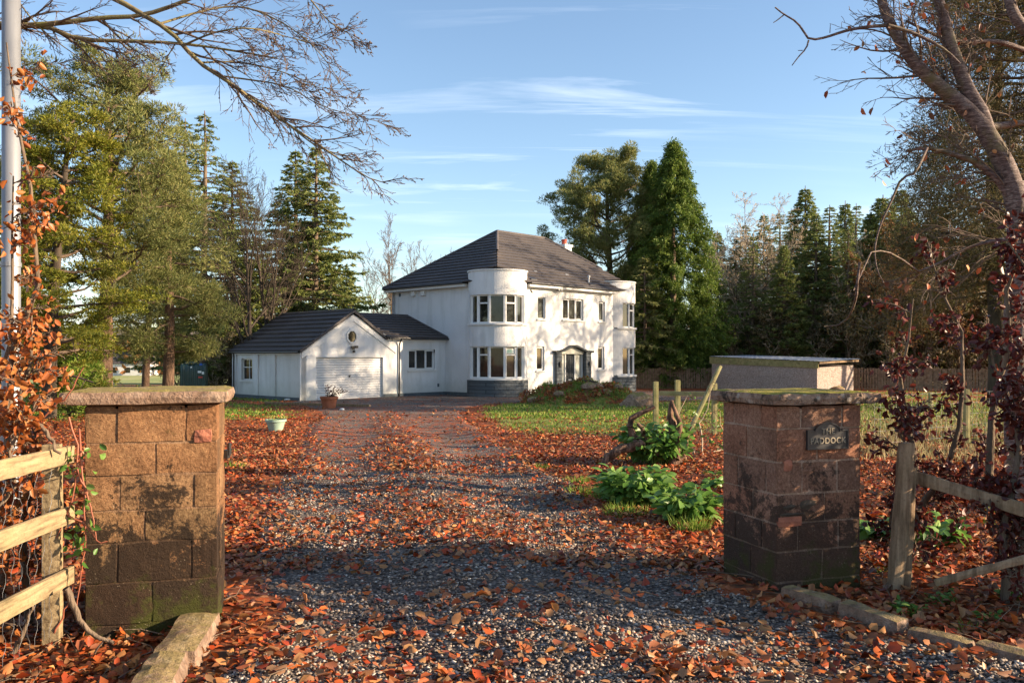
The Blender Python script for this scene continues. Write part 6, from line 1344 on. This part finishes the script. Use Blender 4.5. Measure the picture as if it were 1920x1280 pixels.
hedge('beech_hedge', 'orange leaved beech hedge behind the pale timber fence', 'hedge', [((-2.8, 4.6, -.05), tuple(at(12, 80, 4.7)), .028), ((-2.75, 4.5, -.05), tuple(at(25, 330, 4.6)), .02), ((-2.68, 4.75, -.05), tuple(at(60, 560, 4.7)), .024), ((-2.9, 4.2, -.05), (-2.75, 4.2, 2.6), .028), ((-2.65, 4.25, -.05), tuple(at(70, 760, 4.2)), .02), ((-2.85, 3.9, -.05), (-2.6, 3.9, 2.0), .024), ((-2.62, 3.7, -.05), (-2.45, 3.75, 1.3), .02)], 'beech', 3000, 204, L0=.55, bark='bark', tw=1.6, ks=(12, 6, 4), size=(.030, .058), clus=.035, bias=(.18, 0, 0))
# strawberry-like red canes and ivy at the side of the tan pillar
cn = Tubes(); rg = np.random.default_rng(210)
for pts in ([(60, 800), (95, 770), (130, 740), (155, 690)], [(150, 800, .1), (152, 860), (160, 950), (158, 1010), (152, 1100), (140, 1160)], [(120, 960), (170, 990), (185, 1020), (200, 1015)], [(130, 780), (150, 850), (140, 930), (112, 1000), (75, 1060)], [(145, 880), (165, 930), (182, 1010)], [(100, 1190), (130, 1130), (150, 1060)]):
    P = resample(pxline(pts, 4.42), 12) + rg.normal(0, .004, (12, 3)); cn.add(P, np.linspace(.006, .003, 12), 5)
STL = ['thick bare stick curving from the fence post foot to the tan pillar', 'pale forked stick standing in leaves at the lower left corner', 'thin stick in the leaves before the tan pillar', 'pale broken twig across the top fence rail']
for pts, r_2 in (([(128, 1100), (145, 1160), (178, 1192), (215, 1205)], .018), ([(22, 1230), (45, 1180), (62, 1130)], .014), ([(150, 1280), (175, 1220), (205, 1190)], .008), ([(60, 790), (90, 810), (110, 850)], .014)):
    P = resample(pxline(pts, 4.25), 10) + rg.normal(0, .006, (10, 3)); fb = Tubes(); fb.add(P, np.linspace(r_2, r_2 * .5, 10), 7); q = Vector(P[0]); me = fb.mesh('fallen_stick', M['bark'] if r_2 > .013 else M['twig']); me.transform(__import__('mathutils').Matrix.Translation(-q)); so = link('fallen_stick', me); so.location = q; tag(so, STL.pop(0), 'stick')
o = thing('bramble', (-2.3, 4.4, 0), 'thin red bramble canes with green leaves climbing between fence and tan pillar', 'bramble')
M['cane'] = m_noise('red_cane', [(.20, .06, .035), (.34, .12, .07)], 9, rough=.6, bs=0)
link('canes', cn.mesh('canes', M['cane']), o)
lp2 = np.array([tuple(at(rg.normal(150, 14), rg.uniform(830, 1060), 4.42)) for _ in range(46)] + [tuple(at(rg.normal(205, 5), rg.normal(848, 5), 4.45)) for _ in range(3)])
V, F = scatter(LEAF_V, LEAF_F, lp2, frames(rdir(rg, len(lp2), -.2), rg.uniform(0, 6, len(lp2))), rg.uniform(.035, .06, len(lp2))); link('leaves', make_mesh('leaves', V, F, M['leafgreen']), o)
# ------------------------------------------------------------------ leafy plants, stump
def leafy(name, label, P, n, rad, h, size, seed, cat='plant', mat='leafgreen', tall=0):
    rg = np.random.default_rng(seed); P = Vector(P); o = thing(name, tuple(P), label, cat); st = Tubes(); A, B, S = [], [], []
    for i in range(n):
        a = rg.uniform(0, 6.283); r = rad * math.sqrt(rg.uniform()); hh_ = h * rg.uniform(.3, 1) * (1 - .45 * (r / rad) ** 2); q = np.array(P) + np.array([r * math.cos(a), r * math.sin(a), 0])
        P_, de = curve(rg, q * .6 + np.array(P) * .4, (math.cos(a) * .5, math.sin(a) * .5, 1.0), hh_, 4, .1); st.add(P_, [.006, .005, .004, .003], 4)
        for k in range(3): A.append(P_[-1 - (k > 1)] + rg.normal(0, .015, 3)); B.append(np.array([math.cos(a + k * 2.1), math.sin(a + k * 2.1), rg.uniform(-.6, .6)])); S.append(size * rg.uniform(.7, 1.25))
    A, B, S = np.array(A), np.array(B), np.array(S)
    LV = [(0, 0, 0), (.20, .22, .05), (.27, .5, .05), (.16, .82, -.05), (0, 1, -.16), (-.16, .82, -.05), (-.27, .5, .05), (-.20, .22, .05), (0, .22, .0), (0, .5, -.01), (0, .82, -.10)]
    LF = [(0, 1, 8, 8), (0, 8, 7, 7), (1, 2, 9, 8), (8, 9, 6, 7), (2, 3, 10, 9), (9, 10, 5, 6), (3, 4, 10, 10), (10, 4, 5, 5)]
    LV2 = LV; LF2 = [(1, 2, 9, 8), (8, 9, 6, 7), (2, 3, 10, 9), (9, 10, 5, 6)]; LT = [(0, 1, 8), (0, 8, 7), (3, 4, 10), (10, 4, 5)]
    M_ = frames(B, rg.normal(0, .75, len(A))); 
    # leaf faces upward: normal is third column, flip when it points down
    flip = M_[:, 2, 2] < 0; M_[flip, :, 2] *= -1; M_[flip, :, 0] *= -1
    V, F = scatter(LV2, LF2, A, M_, S); V3, F3 = scatter(LV2, LT, A, M_, S)
    link('stems', st.mesh('stems', M['leafgreen']), o); link('leaves', make_mesh('leaves', V, [F, F3], M[mat], True), o); return o
def tufts(name, label, P, n, rad, h, seed):
    rg = np.random.default_rng(seed); a = rg.uniform(0, 6.283, n); r = rad * rg.uniform(0, 1, n) ** .7; d = np.stack([np.cos(a) * .45, np.sin(a) * .45, np.ones(n)], 1) + rg.normal(0, .22, (n, 3)); q = np.stack([r * np.cos(a), r * np.sin(a), np.zeros(n) - .01], 1)
    hh_ = h * rg.uniform(.45, 1.1, n); V, F = scatter([(-.5, 0, 0), (.5, 0, 0), (.38, .5, .0), (-.38, .5, 0), (.0, 1, -.18), (0, 1, -.18)], [(0, 1, 2, 3), (3, 2, 4, 5)], q, frames(d, rg.uniform(0, 6, n)), np.stack([np.full(n, .009), hh_, hh_], 1))
    o = link(name, make_mesh(name, V, F, M['grass'])); o.location = P; return tag(o, label, 'grass tuft')
sk = G(1212, 872)
leafy('green_plant', 'large leaved green plant growing over the twisted stump', sk + Vector((.12, -.05, .05)), 380, .52, .64, .12, 301); leafy('green_plant', 'bright large leaved plant in front of the twisted stump', G(1192, 945), 250, .42, .42, .12, 302)
leafy('green_plant', 'bright green plant nearest the drive left of the plaque pillar', G(1288, 978), 140, .28, .36, .115, 303); leafy('green_plant', 'small green plant close to the left side of the plaque pillar', G(1338, 915), 16, .12, .16, .12, 304)
leafy('green_plant', 'broad leaved plant behind the split post', G(1738, 1020), 60, .27, .26, .12, 305); leafy('green_plant', 'low green plant between the plaque pillar and the split post', G(1640, 1012), 22, .16, .22, .12, 306)
for i, (px, py, r_3, h_3, n_3, lab) in enumerate(((1145, 935, .16, .14, 240, 'grass tuft at the left foot of the bright plant'), (1080, 905, .14, .11, 160, 'grass tuft on the drive edge left of the bright plant'), (1095, 925, .22, .12, 220, 'wide grass tuft between drive and bright plant'), (1295, 995, .15, .17, 240, 'yellowing grass tuft under the plant nearest the drive'), (970, 862, .10, .09, 110, 'small grass tuft on the drive edge below the lawn'), (1012, 878, .12, .09, 120, 'small grass tuft right of the drive, second below the lawn'),
        (440, 880, .12, .14, 140, 'grass tuft beside the tan pillar at the drive edge'), (435, 850, .1, .09, 110, 'small grass tuft further back beside the tan pillar'), (1660, 1075, .06, .07, 50, 'tiny grass tuft at the foot of the split post'), (1175, 965, .2, .13, 240, 'grass tuft in front of the bright large leaved plant'), (1822, 1180, .10, .06, 60, 'low grass tuft behind the kerb at the right edge'), (1730, 1060, .07, .08, 50, 'small grass tuft right of the split post'))):
    tufts('grass_tuft', lab, G(px, py), n_3, r_3, h_3, 400 + i)
for i, (px, py, lab) in enumerate(((1765, 1130, 'small clover like sprout behind the second kerb stone'), (1850, 1165, 'small clover like sprout behind the fourth kerb stone'), (1905, 1125, 'small leafy sprout at the right edge under the hedge'), (1700, 1150, 'small leafy sprout behind the third kerb stone'))):
    leafy('sprout', lab, G(px, py), 16, .10, .07, .045, 320 + i, 'sprout')
stp = Tubes(); YS = sk.y
def s_l(pts, ra, rb, n=14, k=8, dy=0): P = resample(pxline(pts, YS + dy - .25), n) + np.random.default_rng(len(pts)).normal(0, .012, (n, 3)); stp.add(P, np.linspace(ra * 1.15, rb * 1.15, n), k)
s_l([(1225, 880), (1205, 830), (1185, 812), (1178, 790), (1192, 778), (1210, 770), (1228, 762)], .07, .022); s_l([(1232, 850), (1215, 825), (1204, 803), (1196, 795)], .05, .022, dy=-.1)
s_l([(1262, 880), (1262, 830), (1262, 790), (1256, 775), (1262, 752)], .10, .022); s_l([(1268, 860), (1270, 820), (1276, 790), (1266, 770), (1262, 755)], .05, .02, dy=-.08); s_l([(1130, 876), (1142, 852), (1170, 838), (1205, 832)], .05, .06, dy=-.15)
s_l([(1215, 900), (1215, 860), (1235, 835), (1240, 815)], .17, .09, dy=.1); s_l([(1258, 905), (1255, 870), (1250, 840), (1245, 812)], .16, .09, dy=.12); s_l([(1272, 870), (1285, 830), (1300, 800)], .035, .012)
def _dead(t, b):
    n = noise_(t, coords(t, (1.6, 1.6, .5)), 12, 5, .7); t.links.new(ramp(t, [(.35, (.03, .018, .012)), (.5, (.13, .07, .045)), (.68, (.30, .19, .13))], n), b.inputs['Base Color']); bump(t, b, n, 1, .03)
M['deadwood'] = material('dead_wood', _dead, .85, .25)
o = thing('tree_stump', tuple(sk), 'twisted dead stump with curling brown roots beside the leaning board', 'stump'); link('roots', stp.mesh('roots', M['deadwood']), o)
# dry stems round the leaning board
hs_ = hedge('dead_shrub', 'leafless straggly shrub in front of the paddock posts', 'shrub', [(gp_(wx(1320, 13), 13), tuple(at(1335, 720, 13.2)), .012), (gp_(wx(1312, 13), 13), tuple(at(1290, 740, 13.2)), .012), (gp_(wx(1330, 13.5), 13.5), tuple(at(1350, 770, 13.4)), .012)], 'leafgreen', 60, 401, tw=1.6, L0=.6, ks=(9, 5, 3), size=(.05, .08))
# ------------------------------------------------------------------ trees outside the right edge that shade the drive and the house front
OG = 'bare trees standing outside the right edge of the photo'
ol = 'bare tree outside the right edge of the photo'
for x_, y_, sc_, rz in ((27.5, 42.5, 1.3, 1.2), (29, 45.8, 1.2, 2.2), (31, 48.5, 1.1, 4.2), (27, 37.5, 1.1, 3.3)):
    dup(bC, (x_, y_, float(gz(x_, y_))), rz, sc_, label=ol, group=OG)
bO = None
for k, (x_, yb) in enumerate(((13, 8.8), (15, 9.5), (14, 11.2), (18, 12.6), (15, 14.3), (21, 16.2), (17, 17.3), (22, 18.8), (16, 20.3), (20, 21.8), (18, 23.6), (23, 25.0), (19, 26.6), (24, 29.0))):
    y_ = yb - .123 * x_ + (.1 if k % 2 else 0); L_ = (x_, y_, float(gz(x_, y_)))
    if bO is None: bO = bare(56, 15, ol, levels=4, ks=(9, 6, 4, 3), loc=L_, tw=2.0, clear=.62, r0=.15, group=OG)
    else: dup(bO, L_, k * 1.3, (.7 + .12 * (k * 7 % 5), .7 + .12 * (k * 7 % 5), 1), label=ol, group=OG)
# unseen hedge added outside the frame on the right to shade the gateway
def shade_hedge(seed, x0, y0, x1, y1, h, lab):
    rg = np.random.default_rng(seed); o = thing('beech_hedge', ((x0 + x1) / 2, (y0 + y1) / 2, 0), lab, 'hedge', 'unseen hedge added for its shade'); st = Tubes(); L = math.hypot(x1 - x0, y1 - y0); n = int(L * h * 1050)
    t = rg.uniform(0, 1, n); q = np.stack([x0 + (x1 - x0) * t + rg.normal(0, .14, n), y0 + (y1 - y0) * t + rg.normal(0, .14, n), rg.uniform(0, 1, n) ** .8 * (h + .12 * np.sin(t * 19 + seed) + .07 * np.sin(t * 43))], 1)
    for k in range(int(L * 5)):
        f = rg.uniform(); p = (x0 + (x1 - x0) * f, y0 + (y1 - y0) * f, -.1); P, _ = curve(rg, p, (0, 0, 1), h, 5, .15); st.add(P, np.linspace(.02, .006, 5), 4)
    V, F = scatter(LEAF_V, LEAF_F, q, frames(rdir(rg, n), rg.uniform(0, 6, n)), rg.uniform(.06, .10, n)); link('leaves', make_mesh('leaves', V, F, M['copper']), o); link('stems', st.mesh('stems', M['twig']), o)
shade_hedge(501, 4.7, 5.3, 4.75, 4.2, 2.0, 'unseen copper hedge added on the right to shade the gateway')
